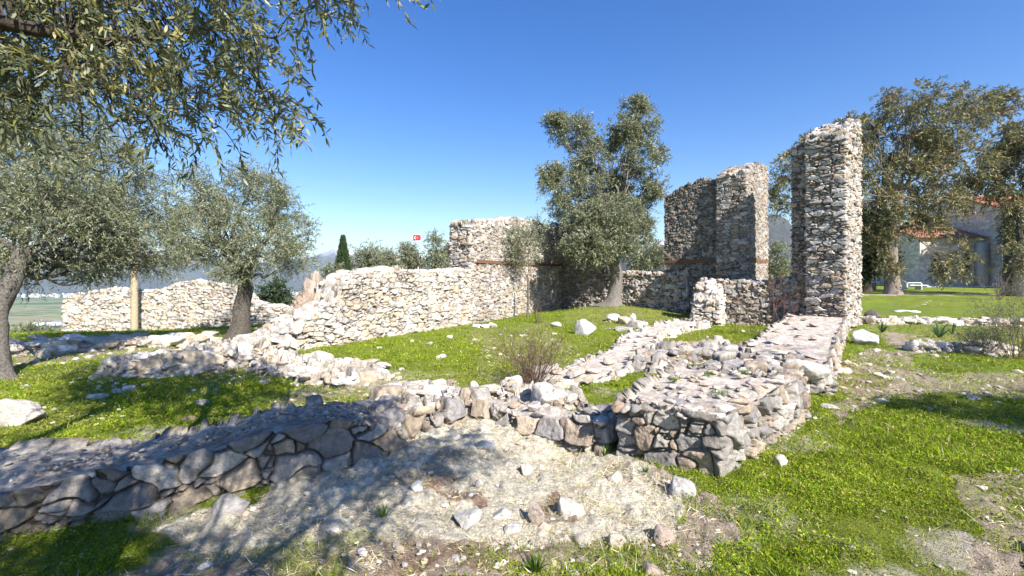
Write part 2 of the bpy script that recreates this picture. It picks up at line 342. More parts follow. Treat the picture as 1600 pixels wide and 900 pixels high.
def masonry(mb, pts, res, size, seed=0, pal='cream', amp=.05, off=.04, top_rag=.06, top_flat=0., jit=(.85, .8, .55), batter=0., lean=0, mortar=(.085, .07, .055), ew=.10, toph=None, cap_col=None, dip=.25):
    """pts: (x, y, zbase, ztop, width). A swept, closed wall body displaced into separate stones."""
    pts = np.array(pts, float); seg = np.r_[0, np.cumsum(np.hypot(*np.diff(pts[:, :2], axis=0).T))]; L = seg[-1]
    ns = max(6, int(L/res)); s = np.linspace(0, L, ns); G = np.stack([np.interp(s, seg, pts[:, k]) for k in range(5)], 1)
    if len(pts) > 2:
        k = max(1, int(.12/res)); ker = np.ones(2*k+1)/(2*k+1)
        for c_ in (0, 1): G[:, c_] = np.convolve(np.pad(G[:, c_], k, mode='reflect', reflect_type='odd'), ker, 'valid')
    tg = norm(np.gradient(G[:, :2], axis=0)); nm = np.stack([tg[:, 1], -tg[:, 0]], 1)     # right-hand side
    wmax = G[:, 4].max(); hmax = (G[:, 3]-G[:, 2]).max()+.1
    nh_ = max(5, int(hmax/res)); nw = max(5, int(wmax/res)); ne = max(3, int(wmax/2/res))
    st = [(i, 1., 0.) for i in range(ns)]
    st = [(0, k/ne, -1.) for k in range(ne)]+st+[(ns-1, 1-k/ne, 1.) for k in range(1, ne+1)]
    idx = np.array([a[0] for a in st]); sc = np.array([a[1] for a in st]); en = np.array([a[2] for a in st])
    u = np.concatenate([np.full(nh_, -1.), np.linspace(-1, 1, nw+2)[1:-1], np.full(nh_, 1.)])
    v = np.concatenate([np.linspace(0, 1, nh_), np.ones(nw), np.linspace(1, 0, nh_)])
    side = np.concatenate([np.ones(nh_), np.zeros(nw), np.ones(nh_)])
    I, Jn = len(st), len(u); g = G[idx]
    zb = g[:, 2:3]; zt = g[:, 3:4]; z = zb+(zt-zb)*v[None]
    bt = 1+batter*(1-v[None])
    U = u[None]*sc[:, None]*g[:, 4:5]/2*bt
    X = g[:, 0:1]+nm[idx][:, 0:1]*U+tg[idx][:, 0:1]*en[:, None]*batter*(1-v[None])*.5*g[:, 4:5]; Y = g[:, 1:2]+nm[idx][:, 1:2]*U+tg[idx][:, 1:2]*en[:, None]*batter*(1-v[None])*.5*g[:, 4:5]
    SS = s[idx][:, None]+0*U
    sd = side[None]*np.ones((I, 1)); isend = (np.abs(en)[:, None] > 0)*np.ones((1, Jn))
    N = np.zeros((I, Jn, 3))
    sx = np.sign(u)[None, :, None]*sd[..., None]
    N[..., :2] += nm[idx][:, None]*sx*np.where(isend[..., None] > 0, sc[:, None, None]**6, 1)
    N[..., :2] += tg[idx][:, None]*en[:, None, None]*sd[..., None]*1.0
    N[..., 2] += (1-sd)
    tb = np.clip((v-1)*hmax/(.05)+1, 0, 1)[None]*sd; N[..., 2] += tb*.7
    eb = np.clip((np.abs(u)-.8)/.2, 0, 1)[None]*(1-sd); N[..., :2] += nm[idx][:, None]*(np.sign(u)[None]*eb*.5)[..., None]
    N = norm(N)
    P = np.stack([SS, U, z], -1).reshape(-1, 3)+np.array([seed*13.7, seed*3.1, 0])
    e, ids, rel = voro(P, size, jit, seed)
    e2, ids2, rel2 = voro(P, tuple(q*.56 for q in size), jit, seed+3); sm = ids[3]*7 % 1 < .36      # pockets of small pinning stones
    e = np.where(sm, np.minimum(e, e2*.6), e); ids = [np.where(sm, b_, a_) for a_, b_ in zip(ids, ids2)]; rel = np.where(sm[:, None], rel2*.56, rel)
    Nf = N.reshape(-1, 3); up = Nf[:, 2]
    pr = 1-np.exp(-e/ew*2.6); pr = ss(.05, .95, pr)
    flatk = 1-min(1, top_flat*1.15)*ss(.6, .95, up)
    tl = (ids[1]-.5)*rel[:, 0]*.10+(ids[2]-.5)*rel[:, 2]*.09+(ids[0]-.5)*rel[:, 1]*.08
    D = (1.35*amp*pr+off*(ids[0]-.5)*2*ss(0, .5, pr)+tl*ss(0, .6, pr))*flatk-amp*.6
    D += .10*size[2]*fbm(*(P*np.array([9, 9, 11])).T, s=seed+8, o=4)*(.5+.5*flatk)-.022*np.abs(fbm(*(P*11+3).T, s=seed+9, o=3))*pr*(.4+.6*flatk)
    V = np.stack([X, Y, z], -1).reshape(-1, 3); V += Nf*D[:, None]
    # ragged crest, whole stones standing up or missing
    crest = ss(.0, 1., (v[None]*np.ones((I, 1))).ravel()*1.0-(1-.28/np.maximum((zt-zb), .2)*np.ones((1, Jn))).ravel()) if top_rag else 0
    cr = ss(0, 1, 1-np.clip((np.repeat((zt).ravel(), Jn)-z.ravel())/dip, 0, 1))
    V[:, 2] += cr*top_rag*((ids[3]-.55)*2*ss(0, .6, pr)+.4*fbm(P[:, 0]*1.3, P[:, 1]*1.3, s=seed+31))*flatk + cr*top_flat*.03*fbm(P[:, 0]*5, P[:, 1]*5, s=seed+32)
    pa = np.array(PAL[pal]); ci = (ids[4]*len(pa)*.999).astype(int); C = pa[ci]*(.66+.52*ids[2])[:, None]*(1+.18*fbm(P[:, 0]*.9, P[:, 1], P[:, 2]*1.1, s=seed+44, o=3))[:, None]
    mo = ss(.0, .9, 1-pr)[:, None]; C = C*(1-mo*.92)+np.array(mortar)*mo*.92  # default joint tone is darkened to stand in for shadow between stones
    if cap_col is not None:
        k = (min(1, top_flat*1.2)*ss(.6, .95, up))[:, None]*.95*ss(-.6, -.1, fbm(P[:, 0]*2.5, P[:, 1]*2.5, s=seed+40, o=5))[:, None]; C = C*(1-k)+np.array(cap_col)*(1+.25*fbm(P[:, 0]*8, P[:, 1]*8, s=seed+41)[:, None])*k
    mb.add(V, gridq(I, Jn), C=C)
# loose rocks -------------------------------------------------------
def ico(sub):
    b = bmesh.new(); bmesh.ops.create_icosphere(b, subdivisions=sub, radius=1); b.verts.ensure_lookup_table()
    V = np.array([v.co[:] for v in b.verts]); T = np.array([[v.index for v in f.verts] for f in b.faces]); b.free(); return V, T
ICO = {k: ico(k) for k in (1, 2, 3, 4, 5)}
def rockv(sub, seed, cuts=14, rough=.06):
    r = np.random.default_rng(seed); V, T = ICO[sub]; V = V.copy()
    for k in range(cuts):
        n_ = norm(r.normal(size=3)); d = r.uniform(.38, .78); s_ = V@n_; m = s_ > d; V[m] -= ((s_[m]-d)*.93)[:, None]*n_
    V += V*rough*fbm(*(V*2.5+seed).T, s=seed, o=5)[:, None]*2; return V/np.abs(V).max(0), T
LIB = {s: [rockv(s, 100+k+s*50) for k in range(14)] for s in (1, 2, 3)}
def addrock(mb, c, dims, sub=2, col=(.5, .45, .38), rz=None, tilt=.25, k=None, r=random):
    V, T = LIB[sub][r.randrange(14) if k is None else k]; V = V*np.array(dims)/2.
    a = r.uniform(0, 6.28) if rz is None else rz; t = r.uniform(-tilt, tilt); t2 = r.uniform(-tilt, tilt)
    ca, sa = cos(t), sin(t); V = V@np.array([[1, 0, 0], [0, ca, sa], [0, -sa, ca]]).T; ca, sa = cos(t2), sin(t2); V = V@np.array([[ca, 0, sa], [0, 1, 0], [-sa, 0, ca]]).T
    ca, sa = cos(a), sin(a); V = V@np.array([[ca, sa, 0], [-sa, ca, 0], [0, 0, 1]])
    f = r.uniform(.8, 1.15); mb.add(V+np.array(c), T=T, C=np.array(col)*f)
def wallobj(mb, name, label, cat, parts=(), group=None, mt='stone'):
    V = np.concatenate(mb.V); c = (V.max(0)+V.min(0))/2; c[2] = V[:, 2].min()
    o = mb.build(name, M[mt], None, True, c); return tag(o, label, cat, group)
def topstones(mb, pts, n, dims=(.28, .22, .14), pal='cream', seed=1, sub=2, spread=.8):
    rr = random.Random(seed); pts = np.array(pts, float); seg = np.r_[0, np.cumsum(np.hypot(*np.diff(pts[:, :2], axis=0).T))]
    for i in range(n):
        s = rr.uniform(0, seg[-1]); g = [np.interp(s, seg, pts[:, k]) for k in range(5)]; k = np.searchsorted(seg, s, side='right')-1; k = min(k, len(pts)-2)
        t = pts[k+1, :2]-pts[k, :2]; t = t/np.linalg.norm(t); u = rr.uniform(-spread, spread)*g[4]/2; f = rr.uniform(.6, 1.35)
        addrock(mb, (g[0]+t[1]*u, g[1]-t[0]*u, g[3]+dims[2]*f*.12), [d*f*rr.uniform(.8, 1.2) for d in dims], sub, rr.choice(PAL[pal]), math.atan2(-t[1], -t[0])+rr.uniform(-.4, .4), .2, r=rr)
def online(P0, P1, px):                                   # where the bearing of a photo column crosses a wall line
    k = (px-CX)/F; d = np.array(P1)-np.array(P0); t = (k*P0[1]-P0[0])/(d[0]-k*d[1]); q = np.array(P0)+d*t; return q[0], q[1]
def wallpx(P0, P1, prof, width, zb=None):
    out = []
    for px, ty in prof:
        x, y = online(P0, P1, px); out.append((x, y, (float(height(x, y))-.15) if zb is None else zb, zat(ty, y)-.09, width))
    return out
def shifted(pts, d):                                     # move a wall line sideways (to its left) so a face stays put
    p = np.array(pts, float); t = norm(np.gradient(p[:, :2], axis=0)); p[:, 0] -= t[:, 1]*d; p[:, 1] += t[:, 0]*d; return p
# 1 long rubble wall on the far side of the enclosure
A0, A1 = (-4.7, 9.6), (2.4, 21.8)
long_low = wallpx(A0, A1, [(392, 536), (423, 519), (448, 508), (470, 494), (505, 479), (524, 468), (530, 441), (545, 432), (564, 423), (614, 416), (650, 421), (690, 421), (734, 418)], .8)
mb = MB(); p = shifted(long_low, .4); masonry(mb, p, .019, (.25, .34, .13), 3, 'white', .06, .03, .05, batter=.1); topstones(mb, p[2:], 90, (.3, .26, .15), 'white', 4, 3)
wallobj(mb, 'rubble_wall', 'long sunlit dry rubble wall stepping down to the left beside the lawn', 'wall')
tall = wallpx(A0, A1, [(733, 346), (745, 342), (770, 346), (795, 338), (830, 342), (860, 352), (884, 350)], .8)
p = shifted(tall, .4); rt = thing('rubble_wall', 'tall pale ruined wall with a brown timber course behind the olive tree', 'wall', (0, 18, 0))
def child(mb, name, m, root, label=None, smooth=True):
    o = mb.build(name, m, None, smooth, None); o.parent = root; o.location = -root.location
    if label: o['label'] = label
    return o
mb = MB(); masonry(mb, p, .022, (.22, .34, .11), 8, 'cream', .055, .03, .10); topstones(mb, p, 45, (.28, .26, .15), 'cream', 9, 3)
corner = (2.35, 21.9); back = [(2.2, 22.35, .1, zat(350, 22), .8), (3.0, 21.75, .1, zat(352, 21.6), .8), (3.9, 21.05, .1, zat(352, 21), .8), (4.15, 20.9, .1, zat(380, 21), .8), (4.45, 20.65, .1, zat(420, 20.8), .8)]
masonry(mb, back, .03, (.22, .34, .115), 10, 'mix', .055, .04, .10); topstones(mb, back, 14, (.28, .26, .15), 'cream', 11)
child(mb, 'masonry', M['stone'], rt)
def beam(root, P, Q, z, th=.1, out=.03):
    P = np.array(P); Q = np.array(Q); L = np.linalg.norm(Q-P); t = (Q-P)/L; mb = MB(); n = max(4, int(L/.15)); V = []; 
    for i in range(n+1):
        c = P+t*L*i/n; w_ = .006*random.uniform(-1, 1)
        for (a, b) in ((-.06, -th/2), (out, -th/2), (out, th/2), (-.06, th/2)): V.append((c[0]+t[1]*a, c[1]-t[0]*a, z+b+w_))
    Qs = [[i*4+j, i*4+(j+1) % 4, i*4+4+(j+1) % 4, i*4+4+j] for i in range(n) for j in range(4)]+[[0, 3, 2, 1], [n*4, n*4+1, n*4+2, n*4+3]]
    mb.add(V, Qs, C=(.17, .09, .055)); return child(mb, 'timber_beam', M['wood'], root, None, False)
ta = np.array(tall)[:, :2]; d_ = norm(ta[-1]-ta[0]); nn = np.array([d_[1], -d_[0]])
beam(rt, ta[0]+d_*.35+nn*.02, ta[-1]+nn*.02, 2.12, .11, .05)
# back wall right of the olive, lower
mb = MB(); p = [(4.35, 20.75, .1, zat(424, 20.5), .8), (5.1, 20.1, .1, zat(426, 20), .8), (6.7, 18.75, .1, zat(428, 19), .8), (7.2, 18.4, .1, 1.9, .8)]
masonry(mb, p, .03, (.27, .34, .16), 14, 'cream', .055, .04, .07); topstones(mb, p, 22, (.3, .26, .15), 'cream', 15)
wallobj(mb, 'rubble_wall', 'low back wall between the olive trunk and the ruined tower', 'wall')
# 2 ruined tower
rt = thing('ruined_tower', 'tall stepped fragment of a grey stone tower with a timber course', 'tower', (7.8, 17.8, 0))
mb = MB(); dv = norm(np.array([.68, .73])); lv = np.array([-dv[1], dv[0]])
FRt = np.array([.514*16.5, 16.5]); Wm = 1.02; Lm = 2.9
c0 = FRt+lv*Wm/2
pm = [(*(c0), .05, zat(270, 16.5), Wm), (*(c0+dv*.7), .05, zat(263, 17.0), Wm), (*(c0+dv*1.5), .05, zat(258, 17.8), Wm), (*(c0+dv*Lm), .05, zat(262, 18.6), Wm)]
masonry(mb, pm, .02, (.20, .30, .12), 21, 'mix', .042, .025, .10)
ls = FRt+lv*Wm+dv*.62; V_ = 2.15
pl = [(*(ls+dv*.0-lv*.1), .05, zat(284, 17.6), .8), (*(ls+lv*.7), .05, zat(282, 18.1), .8), (*(ls+lv*1.3), .05, zat(293, 18.5), .8), (*(ls+lv*V_), .05, zat(311, 19.1), .8)]
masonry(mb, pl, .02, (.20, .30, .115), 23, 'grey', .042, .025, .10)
topstones(mb, pm, 16, (.28, .24, .16), 'mix', 24, 3); topstones(mb, pl, 14, (.26, .24, .14), 'grey', 25, 3)
child(mb, 'masonry', M['stone'], rt)
beam(rt, FRt+lv*(Wm+V_)+dv*.22, FRt+lv*(Wm+.02)+dv*.22, 2.2, .12, .06); beam(rt, FRt-lv*.0+dv*.1, FRt+dv*Lm, 2.2, .13, .05)
# 3 tall pillar and its wing
rt = thing('stone_pillar', 'tallest free standing pier of rough limestone rising from the low wall', 'pillar', (9.4, 13.5, .4))
mb = MB(); dv = norm(np.array([.735, .70])); lv = np.array([-.77, .64]); FR = np.array([.732*13, 13.]); Wp = .95
c0 = FR+norm(lv)*Wp/2
pp = [(*c0, .1, zat(208, 13), Wp), (*(c0+dv*.5), .1, zat(200, 13.4), Wp), (*(c0+dv*1.2), .1, zat(196, 14), Wp), (*(c0+dv*2.2), .1, zat(196, 14.8), Wp)]
masonry(mb, pp, .016, (.22, .30, .125), 31, 'cream', .06, .042, .09, jit=(.95, .85, .75)); topstones(mb, pp, 12, (.3, .26, .17), 'cream', 32, 3)
wl = FR+norm(lv)*(Wp-.1)+dv*.85
pw = [(*wl, .1, zat(212, 14), .7), (*(wl+norm(lv)*.25), .1, zat(225, 14.2), .7), (*(wl+norm(lv)*.62), .1, zat(238, 14.5), .7)]
masonry(mb, pw, .024, (.22, .30, .125), 33, 'mix', .055, .04, .12); topstones(mb, pw, 5, (.3, .26, .16), 'mix', 34, 3)
child(mb, 'masonry', M['stone'], rt)
# 4 low wall closing the small room, and its stub
mb = MB(); a = wl+norm(lv)*.5; b = np.array([7.1, 15.55])
p = [(*a, 0, zat(436, 14.6), .6), (*(a*.6+b*.4), 0, zat(442, 15.), .6), (*b, 0, zat(440, 15.5), .6)]
masonry(mb, p, .024, (.21, .30, .12), 41, 'mix', .055, .04, .07); topstones(mb, p, 26, (.28, .24, .13), 'mix', 42)
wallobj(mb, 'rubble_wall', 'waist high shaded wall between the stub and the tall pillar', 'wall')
mb = MB(); p = [(6.28, 14.75, -.1, zat(476, 14.8), .78), (6.42, 14.98, -.1, zat(455, 14.9), .78), (6.6, 15.25, -.1, zat(441, 15.2), .74), (6.95, 15.8, -.1, zat(439, 15.6), .7)]
masonry(mb, p, .018, (.22, .30, .13), 43, 'white', .06, .045, .08, batter=.25); topstones(mb, p, 12, (.28, .24, .15), 'cream', 44, 3)
wallobj(mb, 'rubble_wall', 'short broken wall stub with a bright sunlit end', 'wall')
# 5 broad footing in the foreground and its continuation to the pillar
CAP = (.62, .525, .43)
def footing(quad, zt, res, size, seed, pal, name, label, **k):
    (l0, r0), (l1, r1) = quad; l0, r0, l1, r1 = [np.array(q, float) for q in (l0, r0, l1, r1)]; pts = []
    for t in np.linspace(0, 1, 6):
        l = l0+(l1-l0)*t; r_ = r0+(r1-r0)*t; c = (l+r_)/2; pts.append((c[0], c[1], -.18, zt[0]+(zt[1]-zt[0])*t, np.linalg.norm(r_-l)*.96))
    mb = MB(); masonry(mb, pts, res, size, seed, pal, **k); return mb, pts
mb, p = footing((((.92, 4.05), (1.70, 3.66)), ((2.02, 5.75), (3.38, 5.28))), (.49, .47), .0095, (.23, .23, .155), 51, 'mix', '', '', amp=.06, off=.035, top_rag=.015, top_flat=.9, cap_col=CAP, batter=.06, ew=.10, mortar=(.34, .30, .25))
rr = random.Random(3)
for k in range(9):
    t = k/8; q = np.array([1.74, 3.72])*(1-t)+np.array([3.36, 5.33])*t; addrock(mb, (q[0]-rr.uniform(.05, .14), q[1]+.03, .45), (.2*rr.uniform(.7, 1.3), .16, .07), 3, rr.choice(PAL['white']), r=rr)
for k in range(60): 
    t, u = rr.random(), .1+.8*rr.random(); q = (np.array([.95, 4.1])*(1-t)+np.array([2.0, 5.7])*t)*(1-u)+(np.array([1.65, 3.75])*(1-t)+np.array([3.3, 5.3])*t)*u
    addrock(mb, (q[0]+.01, q[1], .465), (rr.uniform(.02, .05), rr.uniform(.02, .05), .025), 1, rr.choice(PAL['mix']), r=rr)
    addrock(mb, (q[0], q[1], .462), (rr.uniform(.05, .15), rr.uniform(.05, .12), .04), 2, rr.choice(PAL['cream']), r=rr)
for k in range(11):
    t = k/10; q = np.array([.93, 4.02])*(1-t)+np.array([1.66, 3.72])*t; addrock(mb, (q[0], q[1]+.03, .43+.02*rr.random()), (rr.uniform(.1, .16), .13, .09), 3, rr.choice([(.50, .36, .26), (.42, .38, .33), (.33, .31, .28), (.46, .38, .31)]), r=rr)
wallobj(mb, 'stone_footing', 'broad flat topped masonry footing nearest the camera with a squared stone end', 'footing')
mb, p = footing((((3.25, 6.75), (4.35, 6.25)), ((9.0, 14.6), (9.75, 13.3))), (.44, .46), .02, (.32, .32, .16), 55, 'cream', '', '', amp=.055, off=.04, top_rag=.035, top_flat=.85, cap_col=CAP, batter=.05)
topstones(mb, p, 60, (.30, .24, .06), 'cream', 56, 3, .95) if 0 else topstones(mb, p, 22, (.28, .22, .05), 'cream', 56, 3, .9); topstones(mb, [(3.3, 5.8, 0, .36, .9), (4.0, 6.7, 0, .4, .9)], 9, (.3, .26, .09), 'cream', 57, 3)
masonry(mb, [(2.6, 5.45, -.1, .34, 1.0), (3.9, 6.9, -.1, .4, 1.1)], .018, (.32, .3, .16), 58, 'cream', top_rag=.07)
wallobj(mb, 'stone_footing', 'long low wall top leading back to the foot of the tall pillar', 'footing')
mb = MB(); p = [(9.3, 13.9, -.1, .42, 1.3), (11.6, 16.2, -.1, .42, 1.2)]; masonry(mb, p, .03, (.32, .32, .16), 59, 'white'); wallobj(mb, 'stone_footing', 'low footing running on behind the tall pillar', 'footing')
# 6 near wall on the left in the shade of the olive
mb = MB()
p = [(-4.8, 3.42, -.3, .13, .95), (-3.5, 3.52, -.3, .16, .9), (-2.75, 3.72, -.3, .22, .86), (-2.15, 3.95, -.3, .34, .8), (-1.72, 4.2, -.3, .37, .72), (-1.42, 4.36, -.25, .27, .6), (-1.2, 4.5, -.2, .14, .5)]
masonry(mb, p, .0095, (.25, .26, .165), 61, 'mix', .055, .045, .018, top_flat=.75, cap_col=(.52, .46, .38), ew=.08, batter=.25, mortar=(.16, .13, .10), jit=(.95, .8, .85))
rr = random.Random(77); pa_ = np.array(p)
for k in range(260):
    j = rr.randrange(len(p)-1); t = rr.random(); q = pa_[j]*(1-t)+pa_[j+1]*t; addrock(mb, (q[0]+rr.uniform(-.05, .05), q[1]+rr.uniform(-.38, .33)*q[4], q[3]+.012), (rr.uniform(.02, .08), rr.uniform(.02, .07), .03), 2, rr.choice(PAL['mix']), r=rr)
wallobj(mb, 'low_wall', 'low wall of large fitted stones in dappled shade across the lower left', 'wall')
# 7 eroded remains
def remains(px, w_, h_, seed, name, label, n, dims, pal='cream', res=.016, size=(.28, .26, .16), rag=.09, mort=(.36, .31, .25), sub=3, spread=1.25, **k):
    pts = []
    for i, (a, b) in enumerate(px):
        g = gp(a, b); hh = h_[i] if isinstance(h_, (list, tuple)) else h_; ww = w_[i] if isinstance(w_, (list, tuple)) else w_; pts.append((g[0], g[1], g[2]-.12, g[2]+hh, ww))
    mb = MB(); masonry(mb, pts, res, size, seed, pal, .06, .05, rag, batter=.35, mortar=mort, dip=.4, **k); dims = [d*.8 for d in dims]; topstones(mb, pts, n, dims, pal, seed+1, sub, spread)
    rr = random.Random(seed+2)
    for i in range(n):                                     # fallen stones at the foot
        j = rr.randrange(len(pts)-1); t = rr.random(); q = np.array(pts[j])*(1-t)+np.array(pts[j+1])*t; f = rr.uniform(.35, .9); a = rr.uniform(0, 6.28); r_ = q[4]*rr.uniform(.45, .85)
        x, y = q[0]+r_*cos(a), q[1]+r_*sin(a); addrock(mb, (x, y, float(height(x, y))+.01), [d*f for d in dims], sub, rr.choice(PAL[pal]), r=rr)
    return wallobj(mb, name, label, 'wall remains')
remains([(490, 712), (545, 690), (600, 675), (650, 662), (700, 650)], [.4, .5, .55, .5, .4], [.12, .18, .24, .2, .12], 71, 'wall_remains', 'brownish crumbling wall remains in shade between the low wall and the straw', 26, (.26, .2, .15), 'mix', .012)
remains([(690, 640), (755, 640), (820, 655), (880, 672), (950, 690)], [.35, .42, .45, .42, .35], [.08, .10, .13, .2, .30], 74, 'wall_remains', 'sunlit low wall remains joining the broad footing from the left', 10, (.26, .22, .11), 'cream', .011, top_flat=.7, cap_col=CAP)
remains([(590, 632), (650, 622), (705, 622)], .5, .13, 77, 'wall_remains', 'scatter of pale stones edging the lawn left of the bare shrub', 16, (.24, .2, .13), 'cream', .016)
remains([(700, 632), (780, 620), (850, 622), (880, 640)], .45, .12, 79, 'wall_remains', 'stony ridge at the foot of the bare shrub', 14, (.26, .22, .13), 'white', .016)
remains([(850, 600), (915, 590), (960, 572), (995, 548), (1000, 530), (1040, 518), (1082, 508)], [.7, .8, .8, .8, .8, .9, .9], [.06, .1, .12, .13, .13, .14, .15], 82, 'wall_remains', 'pale flat ridge of wall remains crossing the enclosure to the stub', 26, (.34, .28, .11), 'white', .02, top_flat=.85, cap_col=CAP)
remains([(1000, 580), (1050, 566), (1110, 562), (1165, 560)], .5, [.2, .26, .28, .3], 85, 'wall_remains', 'row of knobbly stones along the inner edge of the broad footing', 24, (.3, .26, .17), 'mix', .018)
remains([(425, 570), (470, 578), (530, 588), (580, 598)], [.8, 1.0, 1.0, .7], .10, 88, 'wall_remains', 'flat patch of rubble at the left end of the lawn', 36, (.3, .24, .11), 'white', .022, spread=1.6)
remains([(175, 582), (230, 582), (300, 578), (360, 566), (400, 558), (440, 552)], [.6, .75, .85, .85, .8, .8], [.12, .26, .3, .32, .32, .28], 91, 'wall_remains', 'low curved wall end in half shade below the middle olive', 26, (.3, .26, .13), 'white', .022)
# 8 far wall on the left with the pole before it
wp = wallpx((-16.9, 17.2), (-8.2, 16.6), [(98, 466), (112, 458), (150, 452), (170, 448), (215, 454), (245, 450), (270, 441), (300, 436), (340, 441), (372, 452), (392, 470), (415, 474), (440, 478), (453, 486)], .7)
mb = MB(); p = shifted(wp, .35); masonry(mb, p, .03, (.27, .34, .12), 95, 'white', .045, .03, .05); topstones(mb, p, 50, (.32, .28, .13), 'white', 96); wallobj(mb, 'rubble_wall', 'pale rubble wall behind the wooden pole on the far left', 'wall')
o = MB(); g = at(210, 16.2); tube(o, [(g[0], g[1], g[2]-.3), (g[0], g[1], 1.5), (g[0]+.02, g[1], 3.5)], [.115, .11, .10], 12, (.42, .34, .22)); rt = thing('wooden_pole', 'pale brown wooden pole standing before the far left wall', 'pole', g)
child(o, 'shaft', M['wood'], rt); o = MB(); boxm(o, (g[0]+.02, g[1], 3.56), (.2, .2, .12), (.2, .2, .2)); child(o, 'cap', M['wood'], rt)
# 9 low stone line on the right
remains([(1420, 546), (1470, 548), (1530, 552), (1560, 548)], .45, .1, 98, 'wall_remains', 'broken row of white rocks beside the spiky plant on the right', 26, (.42, .3, .2), 'white', .03)
remains([(1360, 506), (1420, 505), (1500, 506), (1600, 508), (1680, 510)], .7, .1, 101, 'wall_remains', 'low stony terrace edge across the right hand lawn', 60, (.5, .38, .18), 'white', .04)
remains([(-40, 552), (30, 548), (90, 546), (150, 543), (230, 538), (310, 536)], [1.5, 1.5, 1.3, 1.2, 1., .8], [.1, .14, .16, .14, .12, .1], 104, 'rock_outcrop', 'flat weathered outcrop at the brink of the hill on the far left', 60, (.6, .45, .22), 'white', .035, size=(.55, .5, .2), top_flat=.3, cap_col=(.5, .42, .34))
# ------------------------------------------------------------------ individual stones
ROCKS = [  # px, base py, width px, height px, colour, label
 (28, 664, 76, 48, (.56, .49, .41), 'large angular pale boulder in the grass at the left edge'), (152, 626, 24, 12, (.6, .57, .5), 'small white stone lying left of the pair of stones in the grass'),
 (184, 615, 18, 8, (.6, .5, .4), 'flat pinkish stone beside the whitest stone in the left grass'), (203, 613, 22, 13, (.68, .65, .6), 'whitest small stone in the left grass'), (318, 634, 22, 9, (.45, .42, .38), 'small stone in the tree shade above the low wall'),
 (295, 660, 20, 10, (.42, .3, .2), 'brown stone just behind the low wall'), (489, 660, 32, 16, (.5, .46, .4), 'left of two shaded stones behind the end of the low wall'), (531, 660, 36, 17, (.5, .46, .42), 'right of two shaded stones behind the end of the low wall'),
 (360, 800, 52, 32, (.36, .33, .31), 'grey rounded stone fallen at the foot of the low wall'), (838, 588, 42, 27, (.6, .55, .47), 'squared block standing behind the bare shrub'), (915, 524, 32, 28, (.52, .50, .47), 'smooth grey boulder on the lawn below the olive'),
 (761, 702, 36, 22, (.62, .59, .54), 'whitish stone in the middle of the straw'), (820, 739, 24, 14, (.58, .5, .42), 'small stone with a dark hollow right of the middle of the straw'), (650, 768, 22, 18, (.66, .63, .57), 'round white stone at the edge of the dappled shade'),
 (836, 815, 28, 38, (.44, .36, .3), 'leaning brown slab among the white foreground stones'), (891, 804, 38, 30, (.62, .57, .5), 'upright pale wedge stone right of the leaning slab'), (785, 812, 32, 18, (.64, .6, .54), 'pale stone left of the leaning slab'),
 (731, 820, 46, 26, (.62, .58, .52), 'broad pale stone furthest left in the foreground row'), (800, 832, 30, 14, (.58, .54, .48), 'low stone in front of the leaning slab'), (914, 846, 34, 22, (.54, .48, .4), 'tan stone in the straw below the wedge stone'),
 (962, 858, 28, 26, (.6, .5, .4), 'orange tinted stone at the foot of the weeds'), (1040, 852, 36, 32, (.5, .38, .31), 'pinkish chunk of stone beside the green weeds'), (1018, 903, 38, 22, (.52, .4, .33), 'reddish stone cut by the lower edge of the photo'),
 (1065, 772, 38, 28, (.52, .48, .43), 'pitted grey stone in the grass before the broad footing'), (1220, 728, 20, 20, (.62, .57, .49), 'small pointed stone alone in the bright grass'), (960, 752, 26, 18, (.55, .5, .43), 'stone below the shaded corner of the footing'),
 (690, 561, 16, 7, (.68, .64, .58), 'whitest small stone in the middle of the lawn'), (670, 541, 12, 6, (.66, .62, .56), 'upper small stone on the left lawn'), (628, 580, 12, 6, (.66, .62, .56), 'small stone at the lower left of the lawn'), (703, 530, 12, 8, (.66, .62, .56), 'small stone near the foot of the long wall'),
 (745, 514, 14, 8, (.64, .6, .55), 'first stone in the row under the tall wall'), (757, 514, 15, 9, (.62, .58, .52), 'second stone in the row under the tall wall'), (769, 513, 15, 9, (.6, .56, .5), 'third stone in the row under the tall wall'), (869, 512, 20, 9, (.5, .46, .4), 'flat stone on the slope left of the grey boulder'),
 (959, 503, 24, 13, (.62, .57, .5), 'pale stone on the mound right of the grey boulder'), (975, 507, 22, 15, (.56, .47, .36), 'tan stone beside the pale one on the mound'), (988, 503, 12, 14, (.66, .62, .57), 'narrow white stone standing on the mound'), (998, 514, 32, 17, (.5, .45, .38), 'broad stone at the right foot of the mound'), (976, 519, 30, 12, (.46, .42, .37), 'low stone at the front of the mound'), (1008, 527, 26, 14, (.52, .48, .42), 'grey stone where the cross ridge begins'),
 (1355, 540, 44, 27, (.54, .52, .48), 'grey white boulder on the grass right of the footing'), (1316, 584, 24, 12, (.6, .55, .48), 'small stone on the path by the footing'), (1342, 525, 14, 7, (.56, .5, .42), 'small stone at the foot of the tall pillar'), (1392, 587, 10, 8, (.6, .55, .48), 'small white stone in the middle of the path'), (1353, 573, 18, 7, (.58, .5, .4), 'flat stone beside the path'), (1371, 588, 14, 6, (.56, .5, .42), 'flattest stone on the bare path'),
 (1522, 626, 24, 8, (.5, .48, .44), 'flat stone in the shade on the right'), (1365, 506, 30, 26, (.14, .12, .11), 'dark knobbly stump stone behind the tall pillar'), (1300, 612, 20, 8, (.56, .5, .43), 'low stone in weeds by the footing edge'), (1296, 640, 24, 8, (.56, .5, .43), 'flat slab stone in the bare soil by the footing'),
 (1405, 489, 26, 4, (.7, .68, .64), 'left white slab lying on the far lawn'), (1430, 490, 20, 4, (.7, .68, .64), 'right white slab lying on the far lawn')]
